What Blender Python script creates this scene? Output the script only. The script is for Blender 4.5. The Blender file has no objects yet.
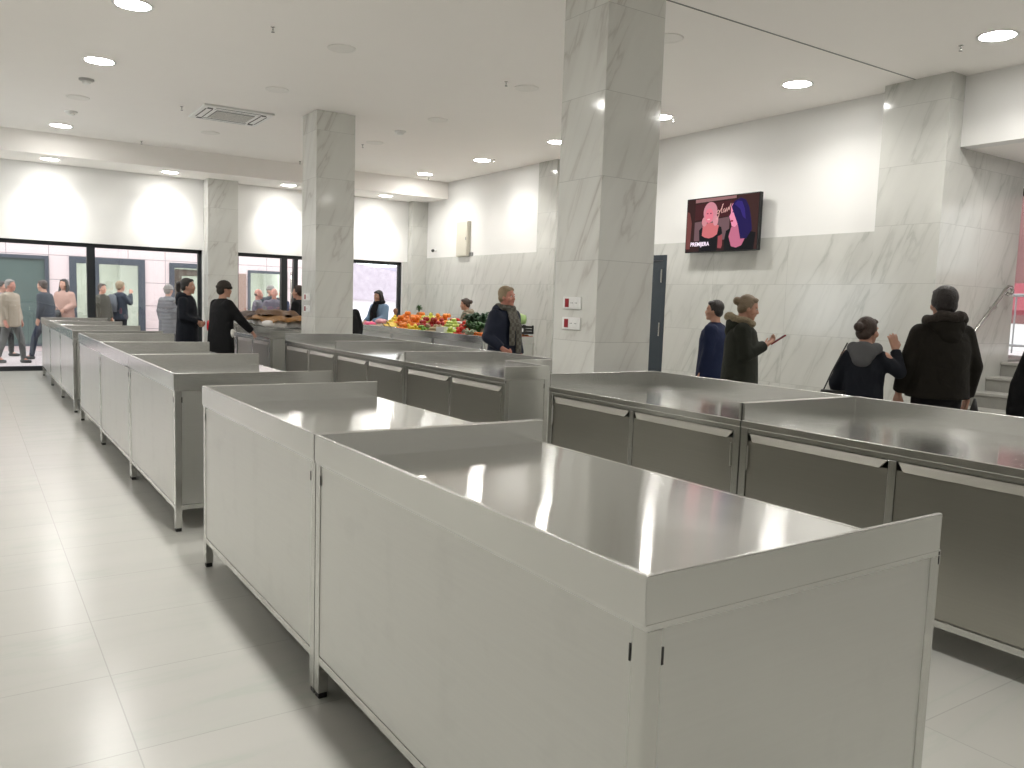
import bpy, bmesh, math, random
from mathutils import Vector, Matrix, Quaternion
random.seed(7)
S = bpy.context.scene
C = S.collection
PI = math.pi

# ---------------------------------------------------------------- camera
CAMZ = 1.47
PITCH, ROLL, YAW = 0.0987222754, 0.0331814834, 0.589724324
def cam_axes():
    cy, sy, cp, sp = math.cos(YAW), math.sin(YAW), math.cos(PITCH), math.sin(PITCH)
    fwd = Vector((sy*cp, cy*cp, -sp)); right = Vector((cy, -sy, 0)); up = right.cross(fwd)
    c, s = math.cos(ROLL), math.sin(ROLL)
    return c*right + s*up, -s*right + c*up, fwd
_r, _u, _f = cam_axes()
cd = bpy.data.cameras.new('camera'); cam = bpy.data.objects.new('camera', cd); C.objects.link(cam)
cam.matrix_world = Matrix(((_r.x, _u.x, -_f.x, 0), (_r.y, _u.y, -_f.y, 0), (_r.z, _u.z, -_f.z, CAMZ), (0, 0, 0, 1)))
cd.sensor_width = 36; cd.lens = 36*816.549/1024; cd.clip_end = 300; cd.clip_start = .05
S.camera = cam
# ---------------------------------------------------------------- world, exposure
W = bpy.data.worlds.new('overcast_sky'); S.world = W; W.use_nodes = True
bg = W.node_tree.nodes['Background']; bg.inputs[0].default_value = (.93, .95, 1, 1); bg.inputs[1].default_value = 3.8
S.view_settings.view_transform = 'Standard'; S.view_settings.look = 'None'
S.view_settings.gamma = 1; S.view_settings.exposure = 0.10; S.view_settings.use_curve_mapping = False
LAMP_W = 19.0      # watts of one ceiling downlight
SPOT_W = 5.8      # watts of one soffit downlight

# ---------------------------------------------------------------- materials
def new_mat(name):
    m = bpy.data.materials.new(name); m.use_nodes = True
    return m, m.node_tree.nodes, m.node_tree.links, m.node_tree.nodes['Principled BSDF']
def mat(name, col, rough=.5, metal=0, spec=.5, noise=0, nscale=20, bump=0, bscale=60, sheen=0):
    m, n, l, b = new_mat(name)
    b.inputs['Base Color'].default_value = (*col, 1); b.inputs['Roughness'].default_value = rough
    b.inputs['Metallic'].default_value = metal; b.inputs['Specular IOR Level'].default_value = spec
    if sheen: b.inputs['Sheen Weight'].default_value = sheen
    tc = n.new('ShaderNodeTexCoord')
    if noise:
        t = n.new('ShaderNodeTexNoise'); t.inputs['Scale'].default_value = nscale; t.inputs['Detail'].default_value = 4
        l.new(tc.outputs['Object'], t.inputs['Vector'])
        mx = n.new('ShaderNodeMix'); mx.data_type = 'RGBA'
        mx.inputs[6].default_value = (*[max(0, c*(1-noise)) for c in col], 1); mx.inputs[7].default_value = (*[min(1, c*(1+noise)) for c in col], 1)
        l.new(t.outputs[0], mx.inputs[0]); l.new(mx.outputs[2], b.inputs['Base Color'])
    if bump:
        t = n.new('ShaderNodeTexNoise'); t.inputs['Scale'].default_value = bscale; t.inputs['Detail'].default_value = 3
        l.new(tc.outputs['Object'], t.inputs['Vector'])
        bp = n.new('ShaderNodeBump'); bp.inputs['Strength'].default_value = bump; bp.inputs['Distance'].default_value = .01
        l.new(t.outputs[0], bp.inputs['Height']); l.new(bp.outputs[0], b.inputs['Normal'])
    return m
def emis(name, col, st):
    m, n, l, b = new_mat(name)
    b.inputs['Base Color'].default_value = (0, 0, 0, 1); b.inputs['Emission Color'].default_value = (*col, 1); b.inputs['Emission Strength'].default_value = st
    b.inputs['Roughness'].default_value = .3; b.inputs['Specular IOR Level'].default_value = .12
    return m
def steel(name, col, rough, stretch, bumpd, var=.06, dirt=0, aniso=0, arot=0):
    """brushed steel: fine stretched grain, a slow warp of the sheet, faint smudges"""
    m, n, l, b = new_mat(name)
    b.inputs['Metallic'].default_value = 1
    tc = n.new('ShaderNodeTexCoord')
    mp = n.new('ShaderNodeMapping'); mp.inputs['Scale'].default_value = stretch
    l.new(tc.outputs['Object'], mp.inputs['Vector'])
    g = n.new('ShaderNodeTexNoise'); g.inputs['Scale'].default_value = 1; g.inputs['Detail'].default_value = 5
    l.new(mp.outputs[0], g.inputs['Vector'])
    big = n.new('ShaderNodeTexNoise'); big.inputs['Scale'].default_value = 2.2; big.inputs['Detail'].default_value = 3
    l.new(tc.outputs['Object'], big.inputs['Vector'])
    mx = n.new('ShaderNodeMix'); mx.data_type = 'RGBA'
    mx.inputs[6].default_value = (*[c*(1-var) for c in col], 1); mx.inputs[7].default_value = (*[c*(1+var) for c in col], 1)
    l.new(g.outputs[0], mx.inputs[0]); out = mx.outputs[2]
    if dirt:
        d = n.new('ShaderNodeTexNoise'); d.inputs['Scale'].default_value = 6; d.inputs['Detail'].default_value = 4
        l.new(tc.outputs['Object'], d.inputs['Vector'])
        r = n.new('ShaderNodeValToRGB'); r.color_ramp.elements[0].position = .56; r.color_ramp.elements[1].position = .80
        r.color_ramp.elements[0].color = (1, 1, 1, 1); k = 1-dirt; r.color_ramp.elements[1].color = (k, k, k, 1)
        l.new(d.outputs[0], r.inputs[0])
        m2 = n.new('ShaderNodeMix'); m2.data_type = 'RGBA'; m2.blend_type = 'MULTIPLY'; m2.inputs[0].default_value = 1
        l.new(out, m2.inputs[6]); l.new(r.outputs[0], m2.inputs[7]); out = m2.outputs[2]
    l.new(out, b.inputs['Base Color'])
    rr = n.new('ShaderNodeMapRange'); rr.inputs['To Min'].default_value = rough*.93; rr.inputs['To Max'].default_value = rough*1.07
    l.new(big.outputs[0], rr.inputs[0]); l.new(rr.outputs[0], b.inputs['Roughness'])
    if aniso:
        b.inputs['Anisotropic'].default_value = aniso; b.inputs['Anisotropic Rotation'].default_value = arot
        tg = n.new('ShaderNodeTangent'); tg.direction_type = 'RADIAL'; tg.axis = 'Z'
        # a fixed brushing direction: the sheet's own x axis
        vt = n.new('ShaderNodeVectorTransform'); vt.vector_type = 'VECTOR'; vt.convert_from = 'OBJECT'; vt.convert_to = 'WORLD'
        vt.inputs[0].default_value = (math.cos(arot*2*PI), math.sin(arot*2*PI), 0)
        b.inputs['Anisotropic Rotation'].default_value = 0
        l.new(vt.outputs[0], b.inputs['Tangent'])
    if bumpd:
        w = n.new('ShaderNodeTexNoise'); w.inputs['Scale'].default_value = 1.6; w.inputs['Detail'].default_value = 1
        l.new(tc.outputs['Object'], w.inputs['Vector'])
        bp = n.new('ShaderNodeBump'); bp.inputs['Strength'].default_value = 1; bp.inputs['Distance'].default_value = bumpd
        l.new(w.outputs[0], bp.inputs['Height']); l.new(bp.outputs[0], b.inputs['Normal'])
    return m

def marble(name, base, vein, tile_w, tile_h, u0, z0, rough=.12, floor=False, seam=.55, strength=.55, half=False):
    """veined tiles: joints from a real-size grid, veins broken from tile to tile"""
    m, n, l, b = new_mat(name)
    def M(op, a, bb=None, c=None):
        k = n.new('ShaderNodeMath'); k.operation = op
        for i, v in enumerate((a, bb, c)):
            if v is None: continue
            if isinstance(v, (int, float)): k.inputs[i].default_value = v
            else: l.new(v, k.inputs[i])
        return k.outputs[0]
    geo = n.new('ShaderNodeNewGeometry')
    sp = n.new('ShaderNodeSeparateXYZ'); l.new(geo.outputs['Position'], sp.inputs[0])
    sn = n.new('ShaderNodeSeparateXYZ'); l.new(geo.outputs['True Normal'], sn.inputs[0])
    if floor:
        u, v = sp.outputs[0], sp.outputs[1]
    else:
        isx = M('GREATER_THAN', M('ABSOLUTE', sn.outputs[0]), .5)
        u = M('ADD', M('MULTIPLY', sp.outputs[1], isx), M('MULTIPLY', sp.outputs[0], M('SUBTRACT', 1, isx)))
        v = sp.outputs[2]
    us = M('DIVIDE', M('SUBTRACT', u, u0), tile_w); vs = M('DIVIDE', M('SUBTRACT', v, z0), tile_h)
    fu, fv = M('FRACT', us), M('FRACT', vs)
    iu, iv = M('FLOOR', us), M('FLOOR', vs)
    def edge(f, w): return M('LESS_THAN', M('MULTIPLY', M('MINIMUM', f, M('SUBTRACT', 1, f)), w), .0022)
    joint = M('MAXIMUM', edge(fu, tile_w), edge(fv, tile_h))
    wn = n.new('ShaderNodeTexWhiteNoise'); wn.noise_dimensions = '2D'
    cb = n.new('ShaderNodeCombineXYZ'); l.new(iu, cb.inputs[0]); l.new(iv, cb.inputs[1]); l.new(cb.outputs[0], wn.inputs['Vector'])
    a = math.radians(4 if floor else 66)
    ca, sa = math.cos(a), math.sin(a)
    if not floor: u = M('ADD', M('MULTIPLY', M('MULTIPLY', sp.outputs[1], isx), -1), M('MULTIPLY', sp.outputs[0], M('SUBTRACT', 1, isx)))
    along = M('ADD', M('MULTIPLY', u, ca), M('MULTIPLY', v, sa))
    across = M('SUBTRACT', M('MULTIPLY', v, ca), M('MULTIPLY', u, sa))
    cv = n.new('ShaderNodeCombineXYZ')
    l.new(M('MULTIPLY', along, .55), cv.inputs[0]); l.new(M('MULTIPLY', across, 3.2), cv.inputs[1]); l.new(M('MULTIPLY', wn.outputs['Value'], 37), cv.inputs[2])
    t1 = n.new('ShaderNodeTexNoise'); t1.inputs['Scale'].default_value = 1.25; t1.inputs['Detail'].default_value = 6; t1.inputs['Distortion'].default_value = .35
    l.new(cv.outputs[0], t1.inputs['Vector'])
    r1 = M('ABSOLUTE', M('SUBTRACT', t1.outputs[0], .5))
    v1 = M('MAXIMUM', M('SUBTRACT', 1, M('MULTIPLY', r1, 42)), 0)       # thin lines
    v2 = M('MAXIMUM', M('SUBTRACT', 1, M('MULTIPLY', r1, 9)), 0)        # soft halo of them
    t2 = n.new('ShaderNodeTexNoise'); t2.inputs['Scale'].default_value = .8; t2.inputs['Detail'].default_value = 2
    l.new(cv.outputs[0], t2.inputs['Vector'])
    patch = n.new('ShaderNodeMapRange'); patch.inputs['From Min'].default_value = .42; patch.inputs['From Max'].default_value = .68
    l.new(t2.outputs[0], patch.inputs[0])
    vv = M('MULTIPLY', M('ADD', M('MULTIPLY', v1, .6), M('MULTIPLY', v2, .4)), M('ADD', M('MULTIPLY', patch.outputs[0], .8), .2))
    cl = n.new('ShaderNodeTexNoise'); cl.inputs['Scale'].default_value = 1.1; cl.inputs['Detail'].default_value = 3; l.new(cv.outputs[0], cl.inputs['Vector'])
    mx0 = n.new('ShaderNodeMix'); mx0.data_type = 'RGBA'
    mx0.inputs[6].default_value = (*[c*.95 for c in base], 1); mx0.inputs[7].default_value = (*[min(1, c*1.04) for c in base], 1); l.new(cl.outputs[0], mx0.inputs[0])
    mx = n.new('ShaderNodeMix'); mx.data_type = 'RGBA'; l.new(M('MULTIPLY', vv, strength), mx.inputs[0])
    l.new(mx0.outputs[2], mx.inputs[6]); mx.inputs[7].default_value = (*vein, 1)
    mj = n.new('ShaderNodeMix'); mj.data_type = 'RGBA'; l.new(M('MULTIPLY', joint, seam), mj.inputs[0])
    l.new(mx.outputs[2], mj.inputs[6]); mj.inputs[7].default_value = (*[c*.55 for c in base], 1)
    l.new(mj.outputs[2], b.inputs['Base Color']); b.inputs['Roughness'].default_value = rough
    return m

M_ = {}
M_['paint'] = mat('white_wall_paint', (.79, .785, .765), .6, noise=.012, nscale=3)
M_['ceil'] = mat('white_ceiling_paint', (.90, .87, .835), .75, noise=.012, nscale=2)
M_['marble'] = marble('veined_marble_tiles', (.60, .60, .565), (.27, .28, .25), 1.24, .63, 5.55, -.07)
M_['colmarble'] = marble('column_marble_tiles', (.72, .72, .68), (.33, .29, .26), 9.0, .63, 1.3, -.07, rough=.1)
M_['floor'] = marble('pale_floor_tiles', (.53, .525, .49), (.40, .46, .40), 1.21, .605, .42, .30, rough=.22, floor=True, seam=.42, strength=.35)
M_['stairs'] = mat('grey_stair_stone', (.30, .295, .27), .4, noise=.08, nscale=12)
M_['top'] = steel('polished_steel_worktop', (.71, .71, .69), .105, (3, 60, 3), .004, .02, aniso=1.0, arot=.075)
M_['side'] = steel('satin_steel_panel', (.66, .66, .635), .33, (2, 2, 90), .0, .03, dirt=.07)
M_['band'] = steel('satin_steel_upstand', (.68, .68, .66), .22, (90, 3, 3), .0, .03)
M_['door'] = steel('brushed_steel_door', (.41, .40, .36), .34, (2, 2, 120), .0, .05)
M_['leg'] = steel('steel_tube', (.63, .63, .605), .23, (60, 60, 2), 0, .03)
M_['bright'] = steel('bright_steel', (.8, .8, .78), .18, (40, 40, 2), 0, .02)
M_['foot'] = mat('black_plastic', (.012, .012, .012), .4)
M_['chrome'] = mat('satin_handrail_steel', (.55, .54, .52), .2, 1)
M_['frame'] = mat('black_window_frame', (.012, .015, .018), .35)
M_['slate'] = mat('slate_door_paint', (.028, .04, .052), .45)
M_['white'] = mat('white_plastic', (.80, .80, .78), .35)
M_['offwhite'] = mat('cream_painted_metal', (.60, .57, .48), .5)
M_['grey'] = mat('grey_grille', (.23, .23, .225), .6)
M_['midgrey'] = mat('mid_grey_plastic', (.42, .41, .39), .5)
M_['dgrey'] = mat('dark_slot', (.03, .03, .03), .6)
M_['red'] = mat('red_socket', (.30, .01, .02), .4)
M_['lamp'] = emis('lit_downlight', (1, .98, .94), 62)
M_['unlit'] = mat('unlit_downlight', (.82, .80, .76), .5)
M_['tvbody'] = mat('television_case', (.01, .01, .012), .25)

def glass(name, tint, refl):
    m, n, l, b = new_mat(name); n.remove(b)
    o = n['Material Output']; t = n.new('ShaderNodeBsdfTransparent'); t.inputs[0].default_value = (*tint, 1)
    g = n.new('ShaderNodeBsdfGlossy'); g.inputs['Roughness'].default_value = .01; g.inputs['Color'].default_value = (.9, .95, .95, 1)
    f = n.new('ShaderNodeFresnel'); f.inputs[0].default_value = 1.45
    a = n.new('ShaderNodeMath'); a.operation = 'ADD'; a.inputs[1].default_value = refl; l.new(f.outputs[0], a.inputs[0])
    x = n.new('ShaderNodeMixShader'); l.new(a.outputs[0], x.inputs[0]); l.new(t.outputs[0], x.inputs[1]); l.new(g.outputs[0], x.inputs[2]); l.new(x.outputs[0], o.inputs[0])
    return m
M_['glass'] = glass('storefront_glass', (.95, .965, .96), .035)
M_['opalglass'] = mat('facade_glass', (.10, .135, .125), .08)

# ---------------------------------------------------------------- mesh builder
TMP = bpy.data.scenes.new('workbench')      # scratch scene used only while merging meshes; removed at the end
class MB:
    def __init__(s): s.bm = bmesh.new()
    def box(s, x0, x1, y0, y1, z0, z1):
        v = [s.bm.verts.new((x, y, z)) for x in (x0, x1) for y in (y0, y1) for z in (z0, z1)]
        for f in ((0, 1, 3, 2), (4, 6, 7, 5), (0, 4, 5, 1), (2, 3, 7, 6), (0, 2, 6, 4), (1, 5, 7, 3)): s.bm.faces.new([v[i] for i in f])
        return s
    def prism(s, pts, a0, a1, ax=2):
        """extrude a closed 2-D outline along an axis"""
        def P(p, a):
            if ax == 2: return (p[0], p[1], a)
            if ax == 1: return (p[0], a, p[1])
            return (a, p[0], p[1])
        A = [s.bm.verts.new(P(p, a0)) for p in pts]; B = [s.bm.verts.new(P(p, a1)) for p in pts]
        n = len(pts)
        s.bm.faces.new(A[::-1]); s.bm.faces.new(B)
        for i in range(n): s.bm.faces.new((A[i], A[(i+1) % n], B[(i+1) % n], B[i]))
        return s
    def tube(s, pts, rad, seg=12, cap=True, flat=None):
        """tapered tube through points; rad number or list"""
        pts = [Vector(p) for p in pts]
        if not isinstance(rad, (list, tuple)): rad = [rad]*len(pts)
        prev = None; rings = []
        nrm = None
        for i, p in enumerate(pts):
            d = (pts[min(i+1, len(pts)-1)] - pts[max(i-1, 0)]).normalized()
            if nrm is None: nrm = d.orthogonal().normalized()
            nrm = (nrm - d*nrm.dot(d)).normalized(); b = d.cross(nrm)
            rings.append([s.bm.verts.new(p + rad[i]*(math.cos(2*PI*k/seg)*nrm + math.sin(2*PI*k/seg)*b)) for k in range(seg)])
        for A, B in zip(rings, rings[1:]):
            for k in range(seg): s.bm.faces.new((A[k], A[(k+1) % seg], B[(k+1) % seg], B[k]))
        if cap: s.bm.faces.new(rings[0][::-1]); s.bm.faces.new(rings[-1])
        return s
    def ball(s, c, r, seg=16, ring=10, rot=None):
        if isinstance(r, (int, float)): r = (r, r, r)
        m = Matrix.Translation(c) @ (rot.to_4x4() if rot else Matrix.Identity(4)) @ Matrix.Diagonal((*r, 1))
        new, face = s.bm.verts.new, s.bm.faces.new
        a, b = new(m @ Vector((0, 0, -1))), new(m @ Vector((0, 0, 1)))
        R = [[new(m @ Vector((math.sin(PI*j/ring)*math.cos(2*PI*k/seg), math.sin(PI*j/ring)*math.sin(2*PI*k/seg), -math.cos(PI*j/ring)))) for k in range(seg)] for j in range(1, ring)]
        for k in range(seg):
            q = (k+1) % seg
            face((a, R[0][q], R[0][k])); face((b, R[-1][k], R[-1][q]))
            for A, B in zip(R, R[1:]): face((A[k], A[q], B[q], B[k]))
        return s
    def limb(s, pts, rads, seg=14):
        """closed tapered capsule chain, for voxel merging"""
        pts = [Vector(p) for p in pts]
        for a, b, ra, rb in zip(pts, pts[1:], rads, rads[1:]):
            s.tube([a, b], [ra, rb], seg)
        for p, r in zip(pts, rads): s.ball(p, r*1.0, seg, max(6, seg//2))
        return s
    def loft(s, rings, seg=24, cap=True):
        """rings: (centre, rx, ry) or (centre, rx, ry, rotation) or (centre, rx, ry, rotation, squareness)"""
        R = []
        for rg in rings:
            c, rx, ry = Vector(rg[0]), rg[1], rg[2]; q = rg[3] if len(rg) > 3 and rg[3] else None; e = rg[4] if len(rg) > 4 else 1.0
            vs = []
            for k in range(seg):
                a = 2*PI*k/seg; ca, sa = math.cos(a), math.sin(a)
                p = Vector((rx*math.copysign(abs(ca)**e, ca), ry*math.copysign(abs(sa)**e, sa), 0))
                if q: p = q @ p
                vs.append(s.bm.verts.new(c + p))
            R.append(vs)
        for A, B in zip(R, R[1:]):
            for k in range(seg): s.bm.faces.new((A[k], A[(k+1) % seg], B[(k+1) % seg], B[k]))
        if cap: s.bm.faces.new(R[0][::-1]); s.bm.faces.new(R[-1])
        return s
    def lathe(s, prof, seg=32, m=None, cap=True):
        R = []
        for r, z in prof:
            R.append([s.bm.verts.new(((m or Matrix.Identity(4)) @ Vector((r*math.cos(2*PI*k/seg), r*math.sin(2*PI*k/seg), z)))) for k in range(seg)])
        for A, B in zip(R, R[1:]):
            for k in range(seg): s.bm.faces.new((A[k], A[(k+1) % seg], B[(k+1) % seg], B[k]))
        if cap: s.bm.faces.new(R[0][::-1]); s.bm.faces.new(R[-1])
        return s
    def build(s, name, m, parent=None, smooth=False, bevel=0, off=None, bseg=2):
        bmesh.ops.recalc_face_normals(s.bm, faces=s.bm.faces)
        me = bpy.data.meshes.new(name); s.bm.to_mesh(me); s.bm.free()
        me.materials.append(M_[m] if isinstance(m, str) else m)
        if smooth:
            for p in me.polygons: p.use_smooth = True
        o = bpy.data.objects.new(name, me); C.objects.link(o)
        if parent: o.parent = parent
        if off: o.location = off
        if bevel:
            b = o.modifiers.new('bevel', 'BEVEL'); b.width = bevel; b.segments = bseg; b.limit_method = 'ANGLE'
        return o
    def remesh(s, name, m, parent=None, voxel=.01, smooth=3, sf=.6):
        """merge the overlapping closed volumes into one continuous skin"""
        bmesh.ops.recalc_face_normals(s.bm, faces=s.bm.faces)
        me = bpy.data.meshes.new(name+'_tmp'); s.bm.to_mesh(me); s.bm.free()
        t = bpy.data.objects.new(name+'_tmp', me); TMP.collection.objects.link(t)
        r = t.modifiers.new('r', 'REMESH'); r.mode = 'VOXEL'; r.voxel_size = voxel; r.use_smooth_shade = True
        if smooth: k = t.modifiers.new('s', 'SMOOTH'); k.factor = sf; k.iterations = smooth
        TMP.view_layers[0].update(); dg = TMP.view_layers[0].depsgraph
        res = bpy.data.meshes.new_from_object(t.evaluated_get(dg)); res.name = name
        bpy.data.objects.remove(t); bpy.data.meshes.remove(me)
        res.materials.clear(); res.materials.append(M_[m] if isinstance(m, str) else m)
        for p in res.polygons: p.use_smooth = True
        o = bpy.data.objects.new(name, res); C.objects.link(o)
        if parent: o.parent = parent
        return o
def empty(name, label, cat, loc=(0, 0, 0), rz=0, group=None):
    o = bpy.data.objects.new(name, None); C.objects.link(o); o.location = loc; o.rotation_euler = (0, 0, rz); o.empty_display_size = .1
    o['label'] = label; o['category'] = cat
    if group: o['group'] = group
    return o
def tag(o, label, cat, group=None, kind=None):
    o['label'] = label; o['category'] = cat
    if group: o['group'] = group
    if kind: o['kind'] = kind
    return o
def struct(o): o['kind'] = 'structure'; return o
def copy_tree(o, parent=None):
    c = o.copy(); C.objects.link(c); c.parent = parent
    for ch in list(o.children): copy_tree(ch, c)
    return c

# ================================================================ ROOM
CZ = 3.97; SOF = 3.62; BY = 16.6; FX = 8.58; WX = 8.7; LX = -3.4; NY = -4.0
struct(MB().box(LX-.2, 12.2, NY-.2, BY+.15, -.25, 0).build('floor', 'floor'))
struct(MB().box(LX-.2, WX+.2, NY-.2, 15.5, CZ, CZ+.2).build('ceiling', 'ceil'))
struct(MB().box(LX-.2, WX+.2, 15.5, BY+.3, SOF, CZ+.2).build('trim_1', 'ceil'))            # lowered soffit along the shop front
struct(MB().box(4.7, 8.44, 5.11, 5.125, CZ-.004, CZ+.02).build('trim_2', M_['grey']))        # joint across the ceiling
# back wall: head, piers
WH = 2.29
w = MB(); w.box(LX, WX, BY, BY+.3, WH, SOF+.1); w.box(3.82, 4.45, BY, BY+.3, 0, WH); w.box(8.08, WX+.2, BY, BY+.3, 0, WH)
w.box(LX-.2, -2.9, BY, BY+.3, 0, WH)
struct(w.build('wall_back', 'paint'))
struct(MB().box(8.085, 8.2, BY-.012, BY-.001, 0, 2.3).build('trim_3', 'marble'))
# right wall with door opening
w = MB(); w.box(WX, WX+.2, 4.95, 8.95, 0, CZ); w.box(WX, WX+.2, 4.72, 4.95, 3.25, CZ); w.box(WX, WX+.2, 9.85, 12.15, 0, CZ); w.box(FX, WX+.2, 12.15, BY+.3, 0, CZ); w.box(WX, WX+.2, 8.95, 9.85, 2.26, CZ)
struct(w.build('wall_right', 'paint'))
m_ = MB(); m_.box(WX-.012, WX, 5.46, 8.95, 0, 2.425); m_.box(WX-.012, WX, 9.85, 11.6, 0, 2.425); m_.box(FX-.012, FX, 12.15, 16.42, 0, 2.40); m_.box(WX-.012, WX, 8.95, 9.85, 2.262, 2.425)
struct(m_.build('trim_4', 'marble'))
struct(MB().box(8.44, WX, 4.72, 5.46, 0, CZ).build('wall_pilaster_near', 'marble'))
struct(MB().box(8.56, WX, 11.6, 12.15, 0, CZ).build('wall_pilaster_middle', 'marble'))
struct(MB().box(8.20, FX, 16.4, BY, 0, SOF).build('wall_pilaster_corner', 'marble'))
struct(MB().box(3.84, 4.40, 16.25, BY, 0, SOF).build('wall_pilaster_front', 'colmarble'))
# the stair opening, its beam and the wall nearer than it
struct(MB().box(WX, WX+.2, NY, 4.72, 3.25, CZ).build('wall_beam', 'paint'))
struct(MB().box(WX, WX+.2, NY-.2, 2.4, 0, 3.25).build('wall_right_near', 'paint'))
struct(MB().box(WX, 10.14, 4.73, 4.95, 0, 3.25).build('wall_stair', 'marble'))
struct(MB().box(WX+.2, 12.2, 2.2, 2.4, 0, 3.25).build('wall_stair_near', 'paint'))
struct(MB().box(WX+.2, 12.2, 2.2, 6.2, 3.251, 3.4).build('ceiling_stair', 'ceil'))
struct(MB().box(10.14, 12.2, 6.0, 6.2, 0, 3.25).build('wall_stair_far', 'paint'))
struct(MB().box(LX-.2, 12.2, NY-.2, NY, 0, CZ).build('wall_front', 'paint'))
w = MB(); w.box(LX-.2, LX, NY, BY+.3, 2.6, CZ); w.box(LX-.2, LX, NY, BY+.3, 0, .5)
for y0, y1 in ((NY, 12.6), (16.0, BY+.3)): w.box(LX-.2, LX, y0, y1, .5, 2.6)
struct(w.build('wall_left', 'paint'))
# stairs
st = empty('staircase', 'flight of grey stone steps rising beside the marble wall with the handrail', 'staircase', (0, 0, 0))
for k in range(1, 7):
    x = 9.98-.31*(6-k); x1 = 12.15 if k == 6 else x+.34
    b = MB(); b.box(max(x, 8.47 if k == 1 else x), x1, 2.42, (4.71 if x < WX else 4.725) if k < 6 else 4.725, .163*(k-1) if k > 1 else .002, .163*k-.03)
    sp = b.build('step', 'stairs', st)
    MB().box(x-.015, x1, 2.42, (4.71 if x < WX else 4.725), .163*k-.03, .163*k).build('tread', mat('stair_tread', (.42, .41, .38), .35), sp, bevel=.003)
struct(MB().box(10.16, 12.15, 4.95, 5.99, .7, .978).build('floor_landing', 'stairs'))
# handrail
hr = empty('handrail', 'round steel handrail on the marble wall above the stairs', 'handrail', (9.0, 4.66, 1.1))
pts = [(-.42, 0, -.21), (-.3, 0, -.15)] + [(-.3+i*.1, 0, -.15+i*.077) for i in range(1, 11)] + [(.78, 0, .70), (.86, 0, .74), (.93, 0, .735), (.955, 0, .695), (.93, 0, .655), (.88, .0, .655), (.855, .03, .67)]
MB().tube(pts, .021, 12).build('rail', 'chrome', hr, smooth=True)
for px, pz in ((-.1, 0.0), (.62, .555)):
    b = MB(); b.tube([(px, 0, pz-.01), (px+.01, 0, pz-.06), (px+.01, .03, pz-.075), (px+.01, .068, pz-.075)], .008, 8)
    b.tube([(px+.01, .058, pz-.075), (px+.01, .069, pz-.075)], .03, 14); b.build('bracket', 'chrome', hr, smooth=True)

# windows of the shop front (each a frame with its pane)
def window(name, x0, x1, mull=(), z0=.03, z1=WH, y=BY+.06, fw=.07, low=.05):
    o = struct(MB().box(x0, x1, y, y+.08, z1-fw, z1).box(x0, x1, y, y+.08, z0-.03, z0+low).box(x0, x0+fw, y, y+.08, z0, z1).box(x1-fw, x1, y, y+.08, z0, z1).build(name, 'frame'))
    for a in mull: MB().box(a[0], a[1], y-.02, y+.1, z0, z1-fw).build('mullion', 'frame', o)
    edges = [x0+fw] + [e for a in mull for e in a] + [x1-fw]
    for i in range(0, len(edges), 2):
        MB().box(edges[i], edges[i+1], y+.035, y+.045, z0+low, z1-fw).build('pane', 'glass', o)
    return o
window('window_1', -2.9, 3.82, [(-.95, -.82), (1.83, 1.96)])
wd = window('window_2', 4.45, 8.08, [(5.38, 5.50), (5.64, 5.72), (6.60, 6.70)])
MB().tube([(5.57, BY+.0, .9), (5.57, BY+.0, 1.95)], .018, 10).tube([(5.57, BY+.0, 1.0), (5.57, BY+.05, 1.0)], .012, 8).tube([(5.57, BY+.0, 1.85), (5.57, BY+.05, 1.85)], .012, 8).build('pull_handle', 'chrome', wd, smooth=True)
for i, (y0, y1) in enumerate(((12.6, 16.0),)):
    b = MB(); b.box(LX-.12, LX-.06, y0, y1, .5, .56); b.box(LX-.12, LX-.06, y0, y1, 2.54, 2.6); b.box(LX-.12, LX-.06, y0, y0+.06, .56, 2.54); b.box(LX-.12, LX-.06, y1-.06, y1, .56, 2.54); b.box(LX-.12, LX-.06, (y0+y1)/2-.03, (y0+y1)/2+.03, .56, 2.54)
    o = struct(b.build('window_%d' % (i+3), 'frame'))
    MB().box(LX-.095, LX-.085, y0+.06, y1-.06, .56, 2.54).build('pane', 'glass', o)
# service door in the right wall
d = struct(MB().box(WX-.02, WX+.1, 8.95, 9.03, 0, 2.26).box(WX-.02, WX+.1, 9.77, 9.85, 0, 2.26).box(WX-.02, WX+.1, 9.03, 9.77, 2.18, 2.26).build('door_1', 'slate', bevel=.004))
MB().box(WX+.0, WX+.06, 9.035, 9.765, .01, 2.175).build('door_leaf', 'slate', d, bevel=.003)
for z in (.35, 1.15, 1.95): MB().tube([(WX-.03, 9.035, z-.1), (WX-.03, 9.035, z+.1)], .012, 8).build('hinge', 'chrome', d)
MB().tube([(WX-.0, 9.69, 1.0), (WX-.06, 9.69, 1.0), (WX-.06, 9.56, 1.0)], .01, 8).build('door_handle', 'chrome', d)

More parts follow.
